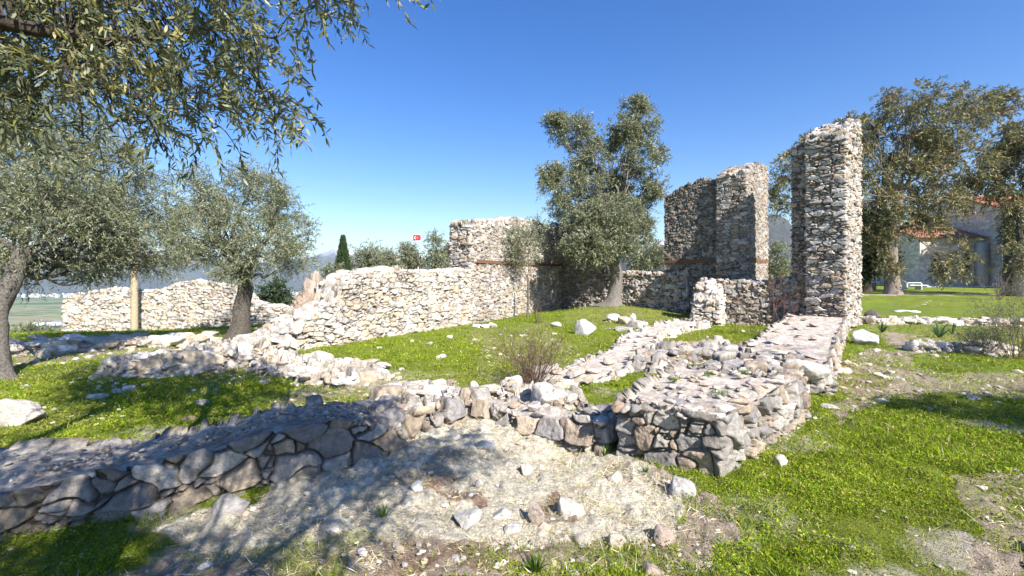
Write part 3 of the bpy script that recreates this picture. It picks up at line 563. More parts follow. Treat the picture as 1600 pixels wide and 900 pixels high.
for k, (px, py, wp_, hp_, c, lab) in enumerate(ROCKS):
    g = gp(px, py-2); d = g[1]; w_ = wp_/F*d; h_ = hp_/F*d*1.15; sub = 5 if wp_ > 45 else 4 if wp_ > 20 else 3
    V, T = rockv(sub, 300+k*3, 10, .06); V = V*np.array([w_, w_*.8, h_])/2*1.08; V[:, 2] += h_*.2
    mb = MB(); n1 = fbm(*(V/w_*3).T, s=k, o=4)[:, None]; mb.add(V, T=T, C=np.array(c)*(1+.25*n1))
    o = mb.build('boulder' if wp_ > 40 else 'rock', M['rock']); o.location = g; tag(o, lab, 'rock')
o = MB(); V, T = rockv(5, 901, 10, .05); V = V*np.array([.46, .36, .26])/2; o.add(V, T=T, C=(.58, .54, .48)); ob = o.build('boulder', M['rock']); ob.location = (4.05, 6.2, .33); tag(ob, 'rounded white boulder resting on the end of the long wall top', 'rock')
def scatter(n, r0, r1, a0=-50, a1=50, seed=1, power=1.0):
    rg = np.random.default_rng(seed); u = rg.random(n); r = np.exp(np.log(r0)+(np.log(r1)-np.log(r0))*u**power); a = np.radians(rg.uniform(a0, a1, n)); return r*np.sin(a), r*np.cos(a), rg
x, y, rg = scatter(14000, 2.2, 16, seed=12); g, st, sl_, dr = masks(x, y); keep = rg.random(len(x)) < (.05*g+.5*st+.65*sl_+.3*dr)*.38
x, y = x[keep], y[keep]; V0, T0 = ICO[1]; n = len(x); z = height(x, y); sz = rg.uniform(.008, .03, n)*(1+1.2*(rg.random(n) < .04))*np.clip(np.hypot(x, y)/5, .8, 2.5)
Vs = V0[None]*(1+.25*rg.normal(size=(n, len(V0), 1)).clip(-1, 1))*sz[:, None, None]*rg.uniform([.8, .8, .4], [1.3, 1.3, .8], (n, 3))[:, None]+np.stack([x, y, z+sz*.15], -1)[:, None]
mb = MB(); cc = np.array(PAL['cream']+PAL['mix'])[rg.integers(0, 14, n)]*rg.uniform(.7, 1.05, (n, 1)); mb.add(Vs.reshape(-1, 3), T=(T0[None]+np.arange(n)[:, None, None]*len(V0)).reshape(-1, 3), C=np.repeat(cc, len(V0), 0))
tag(mb.build('gravel', M['pebble'], smooth=False), 'pebbles and stone chips strewn over soil and straw', 'gravel', kind='stuff')
# ------------------------------------------------------------------ leaves and blades
def leaves(mb, O, D, L, W, C, rg, fold=.12, six=False):
    n = len(O); D = norm(D); up = norm(rg.normal(size=(n, 3))+np.array([0, 0, .6])); S = norm(np.cross(D, up)); Nn = np.cross(S, D)
    L = np.broadcast_to(L, (n,))[:, None]; W = np.broadcast_to(W, (n,))[:, None]
    if not six:
        V = np.stack([O, O+D*L*.45+S*W*.5+Nn*W*fold, O+D*L, O+D*L*.45-S*W*.5+Nn*W*fold], 1); k = 4; Q = np.arange(4)[None]+np.arange(n)[:, None]*4; mb.add(V.reshape(-1, 3), Q, C=np.repeat(C, 4, 0))
    else:
        V = np.stack([O, O+D*L*.3+S*W*.5+Nn*W*.15, O+D*L*.7+S*W*.42+Nn*W*.05, O+D*L-Nn*L*.08, O+D*L*.7-S*W*.42+Nn*W*.05, O+D*L*.3-S*W*.5+Nn*W*.15], 1)
        b = np.arange(n)[:, None]*6; mb.add(V.reshape(-1, 3), np.concatenate([b+np.array([[0, 1, 2, 5]]), b+np.array([[5, 2, 3, 4]])]), C=np.repeat(C, 6, 0))
def twigs(O, D, nl, tl, droop, rg):
    """leaf origins and directions along many curved twigs"""
    m = len(O); t = (np.arange(nl)+.5)/nl; tl = np.broadcast_to(tl, (m,))[:, None, None]
    P = O[:, None]+D[:, None]*t[None, :, None]*tl; P[..., 2] -= droop*(t**2)[None]*tl[..., 0]
    dd = np.repeat(D[:, None], nl, 1)*.8+rg.normal(size=(m, nl, 3))*.65; dd[..., 2] -= droop*t[None]*.8
    return P.reshape(-1, 3), dd.reshape(-1, 3)
COLS = {'olive': [(.15, .165, .07), (.20, .21, .10), (.26, .265, .15), (.17, .18, .075), (.34, .34, .22)],
        'oliveny': [(.13, .14, .04), (.19, .18, .05), (.30, .27, .11), (.10, .12, .04), (.17, .17, .06)],
        'euca': [(.19, .19, .075), (.25, .22, .09), (.30, .25, .115), (.20, .20, .09), (.33, .245, .12), (.13, .15, .065)],
        'dark': [(.03, .05, .02), (.045, .07, .025), (.06, .08, .03)], 'red': [(.19, .12, .10), (.16, .10, .08), (.13, .11, .06)]}
def make_tree(name, label, cat, base, trunk, lobes, leaf=(.08, .018), pal='olive', nl=12, tl=.28, droop=.3, bark=(.17, .145, .115), mt='olive', seed=1, gap=.0, fork=None, group=None, knob=.35, flare=1.5, sub=7, strands=0, dens=1., shrink=1.):
    """trunk: list of (dx,dy,dz,r) from base; lobes: (x,y,z,rx,ry,rz,ntwigs) in world; each lobe gets a limb"""
    rg = np.random.default_rng(seed); base = np.array(base, float); rt = thing(name, label, cat, base, group)
    tp = np.array([t[:3] for t in trunk])+base; tr = [t[3] for t in trunk]
    C = curve(tp, 8); rad = np.interp(np.linspace(0, 1, len(C)), np.linspace(0, 1, len(tr)), tr); rad[:4] *= np.array([flare, 1+.6*(flare-1), 1+.3*(flare-1), 1+.1*(flare-1)])
    mb = MB(); tube(mb, C, rad, 20, bark, knob, seed)
    lm = MB(); cr = MB(); pc = np.array(COLS[pal]); top = tp[-1]
    for (cx, cy, cz, rx, ry, rz, nt_) in lobes:
        c = np.array([cx, cy, cz]); rr_ = np.array([rx, ry, rz])*shrink; d = c-top; L = np.linalg.norm(d)
        st = C[int(len(C)*rg.uniform(.72, .98))] if fork is None else np.array(fork[rg.integers(0, len(fork))])+base
        mid = (st+c)/2+rg.normal(size=3)*L*.09+np.array([0, 0, -.05*L]); q1 = st*.75+c*.25+rg.normal(size=3)*L*.06
        r0 = min(tr[-1]*.42, .045*np.sqrt(rx)*(1+.3*rx)); P = curve([st, q1, mid, c+rg.normal(size=3)*rr_*.15], 6); tube(lm, P, np.linspace(r0, r0*.3, len(P)), 8, bark, .25, seed+1)
        ends = []
        for k in range(sub):
            u = norm(rg.normal(size=3)); e = c+u*rr_*rg.uniform(.55, .95); s_ = P[rg.integers(len(P)//2, len(P))]; B = curve([s_, (s_+e)/2+rg.normal(size=3)*.12*rr_.mean(), e], 5)
            tube(lm, B, np.linspace(r0*.3, r0*.06, len(B)), 5, bark); ends.append(e)
            for q in range(3):
                e2 = e+norm(rg.normal(size=3))*rr_*.35; s2 = B[rg.integers(3, len(B))]; tube(lm, np.array([s2, (s2+e2)/2+rg.normal(size=3)*.03, e2]), [r0*.10, r0*.06, r0*.03], 4, bark)
        nt2 = int(nt_*dens*9.5); u = norm(rg.normal(size=(nt2*3, 3))); rad_ = rg.random(nt2*3)**.5; wob = 1+.38*fbm(*(u*1.9+c*.7+seed).T, s=seed+3, o=3); O = c+u*rr_*(rad_*wob)[:, None]
        f = 1.6/rr_.mean()
        dn = fbm(*(O*f*1.1+seed).T, s=seed+9, o=3); keep = np.argsort(-(dn+rg.normal(size=len(dn))*(.22-gap)))[:nt2]; O = O[keep]; u = u[keep]
        D = norm(u*.7+rg.normal(size=(len(O), 3))*.6+np.array([0, 0, .15-droop*.3]))
        LP, LD = twigs(O, D, nl, tl*rg.uniform(.6, 1.4, len(O)), droop, rg)
        cl = pc[rg.integers(0, len(pc), len(O))]*rg.uniform(.75, 1.25, (len(O), 1)); cl = np.repeat(cl, nl, 0)*rg.uniform(.8, 1.2, (len(LP), 1))
        leaves(cr, LP, LD, leaf[0]*rg.uniform(.7, 1.25, len(LP)), leaf[1]*rg.uniform(.8, 1.2, len(LP)), cl, rg)
    child(mb, 'trunk', M['bark'], rt); child(lm, 'branches', M['bark'], rt); child(cr, 'crown', M[mt], rt); return rt
def lb(d0, rows, k=1.0, dep=.8, base=1.0):
    """lobes from (photo x, y, half width px, half height px, distance offset)"""
    out = []
    for (px, py, a, b, o_) in rows:
        d = d0+o_; s = d/F; rx, rz = a*s, b*s; ry = (rx+rz)/2*dep*1.1; out.append(((px-CX)*s, d, zat(py, d), rx, ry, rz, int(k*base*(rx*rz)**.9*60)+8))
    return out
# left olive

b = gp(8, 592); make_tree('olive_tree', 'leaning olive tree with a curved trunk at the far left', 'olive tree', b, [(-.06, 0, -.1, .2), (-.08, 0, .3, .125), (-.10, 0, 1.0, .11), (.08, .05, 1.6, .115), (.2, .1, 2.1, .09)],
 lb(7.6, [(-60, 330, 110, 90, 0), (30, 250, 80, 70, .2), (40, 360, 70, 55, -.3), (110, 300, 70, 60, .4), (90, 190, 80, 60, .5), (0, 160, 90, 70, .3), (-90, 220, 90, 80, 0), (170, 350, 55, 45, .9), (70, 420, 45, 30, .3), (155, 240, 60, 50, .9), (135, 395, 60, 28, .8), (-30, 420, 40, 25, .4), (60, 300, 90, 60, -.4), (120, 340, 60, 40, .2), (215, 325, 60, 42, 1.8), (180, 378, 62, 34, 1.6), (252, 385, 48, 34, 2.0), (215, 410, 46, 22, 1.8), (205, 275, 50, 30, 1.6), (262, 335, 36, 32, 2.2), (160, 310, 46, 32, 1.3), (150, 425, 28, 12, 1.2)], 1.35), (.062, .0145), seed=11, nl=16, tl=.26, droop=.35, bark=(.20, .175, .15))
# middle-left olive
b = gp(378, 529); make_tree('olive_tree', 'round crowned olive with a dark trunk before the far left wall', 'olive tree', b, [(-.08, 0, -.1, .30), (-.02, 0, .35, .22), (.0, 0, .9, .19), (.08, 0, 1.3, .19), (.05, 0, 1.65, .15)],
 lb(11.8, [(320, 300, 58, 40, 0), (395, 290, 50, 38, .3), (345, 345, 70, 45, -.5), (430, 330, 50, 36, 0), (455, 365, 40, 32, .2), (300, 360, 45, 36, .3), (410, 380, 58, 36, -.6), (340, 395, 50, 24, -.3), (455, 405, 34, 22, .1), (370, 425, 34, 20, -.6), (300, 395, 26, 18, 0), (425, 300, 30, 22, 0)], 1.15), (.075, .018), shrink=.92, seed=17, nl=14, tl=.24, droop=.15, fork=[(-.25, 0, 1.5), (.2, .0, 1.55), (.05, .1, 1.7)], bark=(.13, .11, .09))
# central olive against the tall wall
b = at(960, 18.7); make_tree('olive_tree', 'tall open olive tree growing against the ruined back wall', 'olive tree', b, [(-.1, 0, -.1, .4), (.0, 0, .5, .27), (.1, .0, 1.2, .23), (-.05, 0, 2.0, .22), (.1, 0, 2.8, .2)],
 lb(18.7, [(895, 205, 36, 26, .2), (880, 285, 38, 26, 0), (925, 250, 36, 24, .4), (860, 270, 18, 12, 0), (990, 195, 38, 36, 0), (955, 215, 26, 22, .4), (1005, 250, 34, 30, -.2), (1020, 290, 22, 22, 0), (960, 290, 34, 28, .5), (900, 325, 44, 24, 0), (985, 330, 34, 34, .2),
  (945, 345, 50, 34, -.8), (930, 378, 42, 28, -1.3), (975, 380, 30, 24, -1.0), (900, 385, 26, 15, -1.3), (908, 355, 28, 20, -1.0), (925, 398, 34, 16, -1.3), (930, 300, 34, 24, 0), (965, 335, 36, 30, -.3), (995, 165, 22, 10, 0), (1000, 360, 20, 26, 0), (868, 188, 14, 14, 0)], .9), (.115, .030), shrink=.94, dens=1.35, seed=19, nl=14, tl=.30, droop=.15, fork=[(-.5, 0, 3.6), (.3, 0, 3.8), (-.1, 0, 3.0)], bark=(.22, .195, .17), gap=.14, flare=1.9)
b = at(820, 17.0); b[0] += .1; make_tree('olive_sapling', 'thin grey green olive shoots before the tall sunlit wall', 'sapling', b, [(0, 0, -.1, .04), (.02, 0, .8, .035), (0, 0, 1.6, .03)], lb(17.0, [(825, 375, 26, 24, 0), (815, 395, 20, 18, 0), (838, 355, 16, 16, 0), (805, 365, 14, 12, 0)], .35), (.10, .024), seed=23, nl=10, tl=.35)
# eucalyptus trees
b = at(1396, 36.5); make_tree('eucalyptus_tree', 'huge spreading eucalyptus with a pale peeling trunk on the lawn', 'eucalyptus', b, [(0, 0, -.3, .6), (-.1, 0, 1.5, .47), (-.2, 0, 3.2, .43), (0, 0, 5.5, .4), (.4, 0, 7.5, .34)],
 lb(36.5, [(1420, 160, 48, 32, 0), (1330, 210, 40, 30, 0), (1380, 220, 46, 38, 1), (1460, 200, 44, 38, 0), (1510, 170, 34, 34, 0), (1555, 165, 30, 30, 1), (1560, 220, 36, 32, 0), (1250, 250, 36, 22, 0), (1225, 285, 22, 26, 0), (1500, 250, 48, 36, -1), (1420, 275, 46, 34, 0), (1370, 300, 34, 40, 0), (1475, 310, 44, 34, -1), (1545, 290, 40, 30, 0),
  (1400, 345, 34, 24, 0), (1450, 350, 24, 18, -1), (1375, 380, 18, 22, 0), (1320, 260, 34, 30, 1), (1270, 225, 20, 14, 0), (1440, 235, 50, 34, 1), (1350, 345, 28, 34, 1), (1580, 250, 28, 30, 0), (1505, 400, 12, 30, -2), (1475, 415, 9, 22, -2), (1385, 420, 18, 16, 0), (1222, 320, 10, 14, -.5)], .42), (.34, .075), pal='euca', shrink=.95, seed=29, nl=15, tl=.75, droop=.5, mt='euca', bark=(.27, .22, .18), gap=.08, fork=[(-1.5, 0, 6.5), (.6, 0, 7.5), (2.2, 0, 6.0), (0, 0, 5.0)], knob=.15, flare=1.4, sub=8, dens=.27)
b = at(1588, 34); make_tree('eucalyptus_tree', 'second eucalyptus with a thick dark trunk at the right edge', 'eucalyptus', b, [(.2, 0, -.3, .8), (0, 0, 1.8, .7), (.3, 0, 4, .55), (.2, 0, 6.5, .45)],
 lb(34, [(1590, 300, 30, 30, 0), (1620, 240, 40, 50, 0), (1600, 350, 26, 24, 0), (1660, 300, 50, 60, 0), (1680, 200, 50, 50, 0), (1580, 400, 12, 24, -1), (1640, 380, 30, 26, 0)], .42), (.32, .07), pal='euca', seed=31, nl=15, tl=.75, droop=.5, mt='euca', bark=(.10, .09, .085), gap=.12, dens=.27)
b = at(1345, 40); make_tree('evergreen_tree', 'dark leafy tree low behind the tall pillar', 'tree', b, [(.5, 0, -.3, .4), (.5, 0, 1.2, .35), (.3, 0, 2.5, .25)], lb(40, [(1345, 390, 26, 30, 0), (1365, 405, 26, 22, 0), (1330, 420, 20, 18, 0), (1350, 345, 26, 30, 1)], .4), (.3, .1), pal='dark', seed=33, nl=10, tl=.7, mt='cyp', bark=(.1, .08, .06))
# trees outside the frame whose shade falls into it
make_tree('olive_tree', 'olive tree standing right of the viewer and shading the grass', 'olive tree', (8.9, 1.4, 0), [(0, 0, -.1, .3), (0, 0, .8, .2), (-.1, 0, 1.6, .17)], [(6.95, 2.55, 3.0, .4, .28, .2, 12), (7.5, 2.2, 3.0, .6, .34, .25, 22), (8.3, 2.3, 3.1, .8, .45, .35, 30), (7.5, 1.55, 3., .45, .3, .25, 12), (8.8, 1.5, 3.2, .9, .6, .4, 26), (9.6, 2.2, 3.2, .9, .7, .5, 26), (8.0, 1.0, 3.1, .6, .4, .3, 14)], (.075, .018), seed=37, nl=14, tl=.3)
b = np.array([65., 47, .35]); make_tree('eucalyptus_tree', 'broad eucalyptus beyond the right edge shading the old building', 'eucalyptus', b, [(0, 0, -.3, .6), (0, 0, 3, .5), (0, 0, 6, .4)], [(63, 47, 11, 5, 5, 4, 400), (68, 50, 12, 5, 5, 4, 300), (60, 44, 9, 3.5, 4, 3, 300), (72, 48, 10, 5, 5, 4, 200), (62.5, 52, 6.5, 4, 3, 3, 200), (66, 44, 7, 4, 3, 3, 200)], (.6, .2), pal='euca', seed=39, nl=12, tl=1.2, mt='euca', droop=.6)
# the olive overhead: trunk behind the viewer, boughs reaching into the top left
def overhead():
    rg = np.random.default_rng(41); rt = thing('olive_tree', 'near olive whose leafy boughs hang into the upper left corner', 'olive tree', (.15, -1.35, 0))
    b = np.array([.15, -1.35, 0]); bark = (.13, .105, .085); mb = MB(); C = curve([b+[0, 0, -.1], b+[.02, 0, .5], b+[.0, .05, 1.2], b+[-.05, .0, 1.9], b+[.02, -.1, 3.0], b+[.0, .0, 4.6]], 8); tube(mb, C, np.linspace(.27, .13, len(C)), 20, bark, .35, 3)
    lm = MB(); cr = MB(); W = lambda px, py, d: np.array([(px-CX)/F*d, d, zat(py, d)])
    paths = [([C[16], [-.9, -1.3, 2.5], [-2.2, -.4, 2.7], [-2.6, .9, 2.5], W(-160, -10, 2.1), W(0, 33, 2.5), W(60, 46, 2.6), W(110, 55, 2.7), W(150, 66, 2.75), W(230, 60, 2.9), W(330, 45, 3.1), W(430, 60, 3.2)], .075, .008),
             ([W(95, 52, 2.68), W(105, 110, 2.7), W(125, 170, 2.75), W(130, 215, 2.8)], .013, .004), ([W(140, 62, 2.75), W(160, 130, 2.8), W(180, 190, 2.9)], .012, .003), ([W(110, 55, 2.7), W(190, 110, 2.8), W(240, 200, 2.9), W(255, 235, 2.9)], .012, .003),
             ([W(230, 60, 2.9), W(280, 130, 2.95), W(330, 190, 3.0)], .011, .003), ([W(330, 45, 3.1), W(390, 110, 3.1), W(430, 190, 3.1)], .01, .003),
             ([C[22], [-.7, -.4, 3.1], [-1.2, 1.6, 3.3], W(330, -60, 2.9), W(470, -30, 3.2), W(560, 10, 3.4)], .07, .008), ([C[20], [.6, -.8, 2.9], [1.3, .2, 3.3]], .05, .012), ([C[22], [-1.2, -.8, 3.2], [-2.2, .3, 3.5]], .045, .012),
             ([W(-160, -10, 2.1), W(-60, 80, 2.6), W(10, 150, 2.8)], .02, .004), ([[-1.2, 1.6, 3.3], [-.5, 2.0, 3.3], W(600, -60, 3.0), W(625, -10, 3.05)], .03, .003)]
    for P, r0, r1 in paths: q = curve(P, 8); tube(lm, q, np.linspace(r0, r1, len(q)), 8, bark, .2)
    # hanging sprays in view
    poly = [(-200, -260), (540, -260), (560, -60), (552, 10), (535, 40), (500, 65), (465, 90), (455, 135), (470, 190), (440, 232), (425, 175), (360, 190), (300, 185), (262, 250), (215, 265), (170, 290), (110, 270), (60, 240), (0, 210), (-200, 200)]
    O = []; 
    while len(O) < 1900:
        px, py = rg.uniform(-200, 590), rg.uniform(-260, 280)
        if inpoly(np.array([px]), np.array([py]), poly)[0]:
            dn = vn(np.array([px/62.]), np.array([py/62.]), s=5)[0]
            if dn+.45*rg.normal() < -.22+(.0 if py < 60 else .10): continue
            if py > 150 and rg.random() < .35: continue
            O.append(W(px, py-18, rg.uniform(2.5, 3.5)))
    O = np.array(O); D = norm(rg.normal(size=O.shape)*np.array([.6, .6, .35])+np.array([.15, 0, -.35])); tl = rg.uniform(.14, .28, len(O))
    ex = [(430, 195, 3.1, .24, (.1, 0, -1)), (330, 188, 3.0, .26, (.3, 0, -1)), (375, 240, 3.0, .22, (.15, 0, -1)), (318, 215, 3., .22, (-.5, 0, -.8)), (455, 165, 3.1, .2, (.4, 0, -.8)), (400, 195, 3.0, .2, (-.8, 0, -.4)), (610, -20, 3.05, .2, (.4, 0, -.5)), (628, -15, 3.05, .13, (.8, 0, -.3)), (260, 225, 2.9, .2, (.2, 0, -1)), (200, 225, 2.8, .22, (-.2, 0, -1)), (545, 20, 3.2, .2, (.7, 0, -.7)), (480, 50, 3.1, .2, (.2, 0, -1)), (300, 170, 3, .3, (0, 0, -1)), (365, 165, 3, .3, (.2, 0, -1)), (410, 165, 3, .3, (.2, 0, -1))]
    O = np.concatenate([O, [W(*e[:3]) for e in ex]]); D = np.concatenate([D, norm(np.array([e[4] for e in ex], float))]); tl = np.concatenate([tl, [e[3] for e in ex]])
    P, LD = twigs(O, D, 18, tl, .45, rg); pc = np.array(COLS['oliveny'])
    cl = np.repeat(pc[rg.integers(0, 5, len(O))], 18, 0)*rg.uniform(.8, 1.3, (len(P), 1)); leaves(cr, P, LD, rg.uniform(.045, .075, len(P)), rg.uniform(.010, .016, len(P)), cl, rg, six=True)
    for o_, d_, l_ in zip(O, D, tl):
        t = np.linspace(0, 1, 5)[:, None]; q = o_+d_*t*l_; q[:, 2] -= .45*(t[:, 0]**2)*l_; tube(lm, q, np.linspace(.0022, .0008, 5), 3, (.20, .19, .11))
    # stalks that tie the sprays to the boughs
    an = np.concatenate([curve(P_, 8)[6:] for P_, a_, b_ in paths])
    for i in range(0, len(O), 3):
        k = np.argmin(((an-O[i])**2).sum(1)); m_ = (an[k]+O[i])/2+np.array([0, 0, .04]); tube(lm, curve([an[k], m_, O[i]], 4), np.linspace(.005, .002, 9), 4, bark)
    # the rest of the crown, above and behind the viewer
    for (cx, cy, cz, rx, ry, rz, n_) in [(-.15, .62, 3.3, .6, .42, .25, 230), (.38, .85, 3.3, .5, .38, .2, 200), (-.75, .2, 3.3, .5, .35, .22, 90), (.25, 1.4, 3.4, .4, .3, .25, 70), (1.7, .8, 3.3, .32, .28, .2, 60), (1.35, .35, 3.3, .35, .3, .2, 70), (1.0, -.35, 3.3, .4, .25, .2, 60), (.9, .5, 3.3, .45, .35, .2, 110), (-.5, 2.3, 3.6, .5, .35, .2, 50), (-1.4, 1.6, 3.4, .6, .4, .2, 50), (-.2, -1.1, 3.5, .7, .4, .3, 150), (.8, -1.2, 3.4, .5, .3, .25, 45), (-2.1, .4, 3.5, .6, .4, .25, 34), (-1.6, -.1, 3.5, .5, .3, .2, 30), (.7, 1.3, 3.5, .35, .25, .2, 36), (.5, -1.9, 3.9, .9, .6, .5, 150), (-1.1, -.7, 3.7, .6, .5, .3, 90), (.6, .0, 3.9, .5, .4, .3, 60)]:
        n_ = int(n_*1.7); u = norm(rg.normal(size=(n_, 3))); O = np.array([cx, cy, cz])+u*np.array([rx, ry, rz])*rg.random((n_, 1))**.6; D = norm(u+rg.normal(size=u.shape)*.5); P, LD = twigs(O, D, 22, rg.uniform(.2, .35, n_), .4, rg)
        cl = np.repeat(pc[rg.integers(0, 5, n_)], 22, 0); leaves(cr, P, LD, rg.uniform(.05, .08, len(P)), rg.uniform(.012, .018, len(P)), cl, rg)
        tube(lm, curve([C[22], (C[22]+[cx, cy, cz])/2+[0, 0, .1], [cx, cy, cz]], 5), np.linspace(.015, .005, 11), 6, bark)
    child(mb, 'trunk', M['bark'], rt); child(lm, 'branches', M['bark'], rt); child(cr, 'crown', M['olive'], rt)
overhead()
# background trees beyond the walls
def bgtree(px, d, rows, label, seed, pal='olive', mt='olive', leaf=(.16, .045), k=.4, name='olive_tree', cat='olive tree', tr=.16, **kw):
    L = lb(d, rows, k); b = at(px, d); zc = min(l[2] for l in L); b2 = max(1.0, zc-b[2])
    return make_tree(name, label, cat, b, [(0, 0, -.3, tr), (.05, 0, b2*.5, tr*.85), (0, 0, b2, tr*.7)], L, leaf, pal=pal, seed=seed, nl=11, tl=.5, mt=mt, sub=4, **kw)
bgtree(575, 27, [(572, 398, 22, 18, 0), (560, 415, 24, 14, 0), (585, 412, 18, 14, 0)], 'bushy olive right of the cypress beyond the long wall', 51)
bgtree(600, 29, [(600, 400, 14, 14, 0), (608, 412, 16, 10, 0)], 'smaller olive right of the bushy one beyond the long wall', 53)
bgtree(648, 27, [(640, 402, 10, 18, 0), (648, 412, 18, 9, 0), (634, 390, 5, 10, 0)], 'slim olive just left of the red flag', 55)
bgtree(678, 26, [(680, 382, 9, 17, 0), (678, 406, 18, 12, 0), (694, 412, 16, 10, 0)], 'olive just right of the red flag', 57)
bgtree(702, 34, [(700, 392, 9, 12, 0), (710, 394, 10, 12, 0)], 'small round reddish tree beyond the far ruins', 59, pal='red', mt='euca', name='round_tree', cat='tree')
bgtree(1012, 26, [(1012, 396, 26, 20, 0), (1000, 408, 18, 14, 0), (1030, 405, 14, 14, 0)], 'grey green olive between the tall olive and the tower', 61)
bgtree(1215, 30, [(1213, 400, 14, 24, 0), (1222, 425, 14, 16, 0), (1205, 425, 12, 14, 0)], 'olive seen between the tower and the pillar', 63)
bgtree(430, 20, [(428, 455, 16, 18, 0), (415, 470, 14, 12, 0), (440, 470, 16, 12, 0)], 'dark green bush right of the middle olive trunk', 65, pal='dark', mt='cyp', name='evergreen_bush', cat='bush', tr=.06)
bgtree(40, 20, [(20, 530, 26, 14, 0), (52, 525, 24, 14, 0), (85, 530, 18, 12, 0)], 'olive treetop just below the brink on the left', 67)
bgtree(110, 22, [(110, 532, 20, 12, 0), (70, 540, 22, 12, 0)], 'lower treetop below the brink beside the first', 69)
bgtree(520, 24, [(520, 428, 14, 14, 0), (528, 440, 10, 14, 0)], 'low olive bush at the foot of the cypress', 71)
b = at(536, 26); rt = thing('cypress_tree', 'narrow dark cypress pointing above the long wall', 'cypress', b); mb = MB(); tube(mb, [b+[0, 0, -.3], b+[0, 0, 1.5], [b[0], b[1], zat(380, 26)]], [.12, .1, .03], 8, (.12, .09, .07)); child(mb, 'trunk', M['bark'], rt)
rg = np.random.default_rng(73); n = 5200; zt, zb = zat(372, 26), zat(445, 26); t = rg.random(n)**1.25; a = rg.uniform(0, 2*pi, n); r = .47*np.sin(np.clip((1-t)*1.25+.02, 0, pi/2))*np.clip(t*9, .6, 1)*rg.uniform(.75, 1.08, n)*(1+.12*np.sin(a*5+t*20)); O = np.stack([b[0]+r*np.cos(a), b[1]+r*np.sin(a), zb+(zt-zb)*t], 1)
D = np.stack([np.cos(a)*.35, np.sin(a)*.35, np.ones(n)], 1)+rg.normal(size=(n, 3))*.2; mb = MB(); leaves(mb, O, D, rg.uniform(.14, .28, n), .07, np.array(COLS['dark'])[rg.integers(0, 3, n)]*rg.uniform(.8, 1.5, (n, 1)), rg); child(mb, 'crown', M['cyp'], rt)
# flag
g = at(650, 60); zt = zat(367, 60); rt = thing('flag', 'red flag with a white crescent and star above the distant olives', 'flag', (g[0], g[1], g[2])); mb = MB(); tube(mb, [(g[0]-.45, g[1], g[2]-.2), (g[0]-.45, g[1], zt+.05)], .05, 8, (.7, .7, .7)); child(mb, 'pole', M['paint'], rt)
nu, nv = 22, 12; U, Vv = np.meshgrid(np.linspace(0, 1, nu), np.linspace(0, 1, nv), indexing='ij'); wav = lambda u: .05*np.sin(u*7); mb = MB(); mb.add(np.stack([g[0]-.4+U*1.0, g[1]+wav(U), zt-.72+Vv*.7], -1).reshape(-1, 3), gridq(nu, nv), C=(.62, .02, .03)); fo = child(mb, 'cloth', M['paint'], rt)
def disc(cx, cz, pts2, col, off):
    mb = MB(); V = [(g[0]-.4+cx, g[1]+wav(cx)-off, zt-.72+cz)]+[(g[0]-.4+a_, g[1]+wav(a_)-off, zt-.72+b_) for a_, b_ in pts2]; n_ = len(pts2); mb.add(V, T=[[0, 1+i, 1+(i+1) % n_] for i in range(n_)], C=col); return mb
outer = [(.36+.19*cos(a_), .35+.19*sin(a_)) for a_ in np.linspace(R(38), R(322), 22)]; inner = [(.41+.15*cos(a_), .35+.15*sin(a_)) for a_ in np.linspace(R(310), R(50), 22)]
mb = MB(); V = [(g[0]-.4+a_, g[1]+wav(a_)-.02, zt-.72+b_) for a_, b_ in outer+inner]; mb.add(V, [[i, i+1, 43-i-1, 43-i] for i in range(21)], C=(.85, .85, .85)); child(mb, 'crescent', M['paint'], rt)
star = [(.60+(.085 if i % 2 == 0 else .034)*cos(pi+i*pi/5), .35+(.085 if i % 2 == 0 else .034)*sin(pi+i*pi/5)) for i in range(10)]; child(disc(.60, .35, star, (.85, .85, .85), .02), 'star', M['paint'], rt)
# distant ruin fragments, rock outcrop, box
def frag(px0, px1, d, prof, label, seed, w_=.8, pal='white', name='ruin_fragment'):
    pts = [((px-CX)/F*d, d+.0*i, -1.5, zat(ty, d), w_) for i, (px, ty) in enumerate(prof)]; mb = MB(); masonry(mb, pts, .07, (.45, .45, .25), seed, pal, .07, .05, .1); return wallobj(mb, name, label, 'ruin')
frag(0, 0, 42, [(614, 404), (628, 398), (645, 397), (660, 402)], 'pinkish far ruin wall left of the flag trees', 111)
frag(0, 0, 40, [(716, 396), (722, 394), (736, 393), (745, 396)], 'square topped pink ruin fragment left of the tall wall', 113, .9)
frag(0, 0, 33, [(700, 406), (712, 404), (724, 410)], 'low ruin fragment before the square pink one', 115, .7)
mb = MB(); rr = random.Random(9)
for k, (px, tp_, wd, dd) in enumerate([(470, 458, 24, 20.6), (482, 434, 22, 21), (496, 424, 24, 21.4), (512, 420, 24, 21.8), (528, 428, 22, 22.2), (505, 446, 40, 20.8), (490, 462, 34, 20.3), (462, 470, 16, 20.2)]):
    V, T = rockv(5, 640+k, 22, .13); hh = (492-tp_)/F*dd; ww = wd/F*dd*1.5; V = V*np.array([ww, ww, hh*1.15])/2; V[:, 0] *= 1+.18*np.sin(V[:, 2]*3+k); c_ = np.array([(px-CX)/F*dd, dd, zat(492, dd)+hh*.45])
    n1 = fbm(V[:, 0]*4+k, V[:, 1]*4, V[:, 2]*1.2, s=k, o=4)[:, None]; cc = np.array([.36, .29, .23])*(1+.5*n1); st_ = ss(.1, .35, fbm(V[:, 0]*3, V[:, 1]*3, V[:, 2]*.7, s=9, o=3))[:, None]; cc = cc*(1-st_*.7)+np.array([.42, .22, .10])*st_*.7
    mb.add(V+c_, T=T, C=cc)
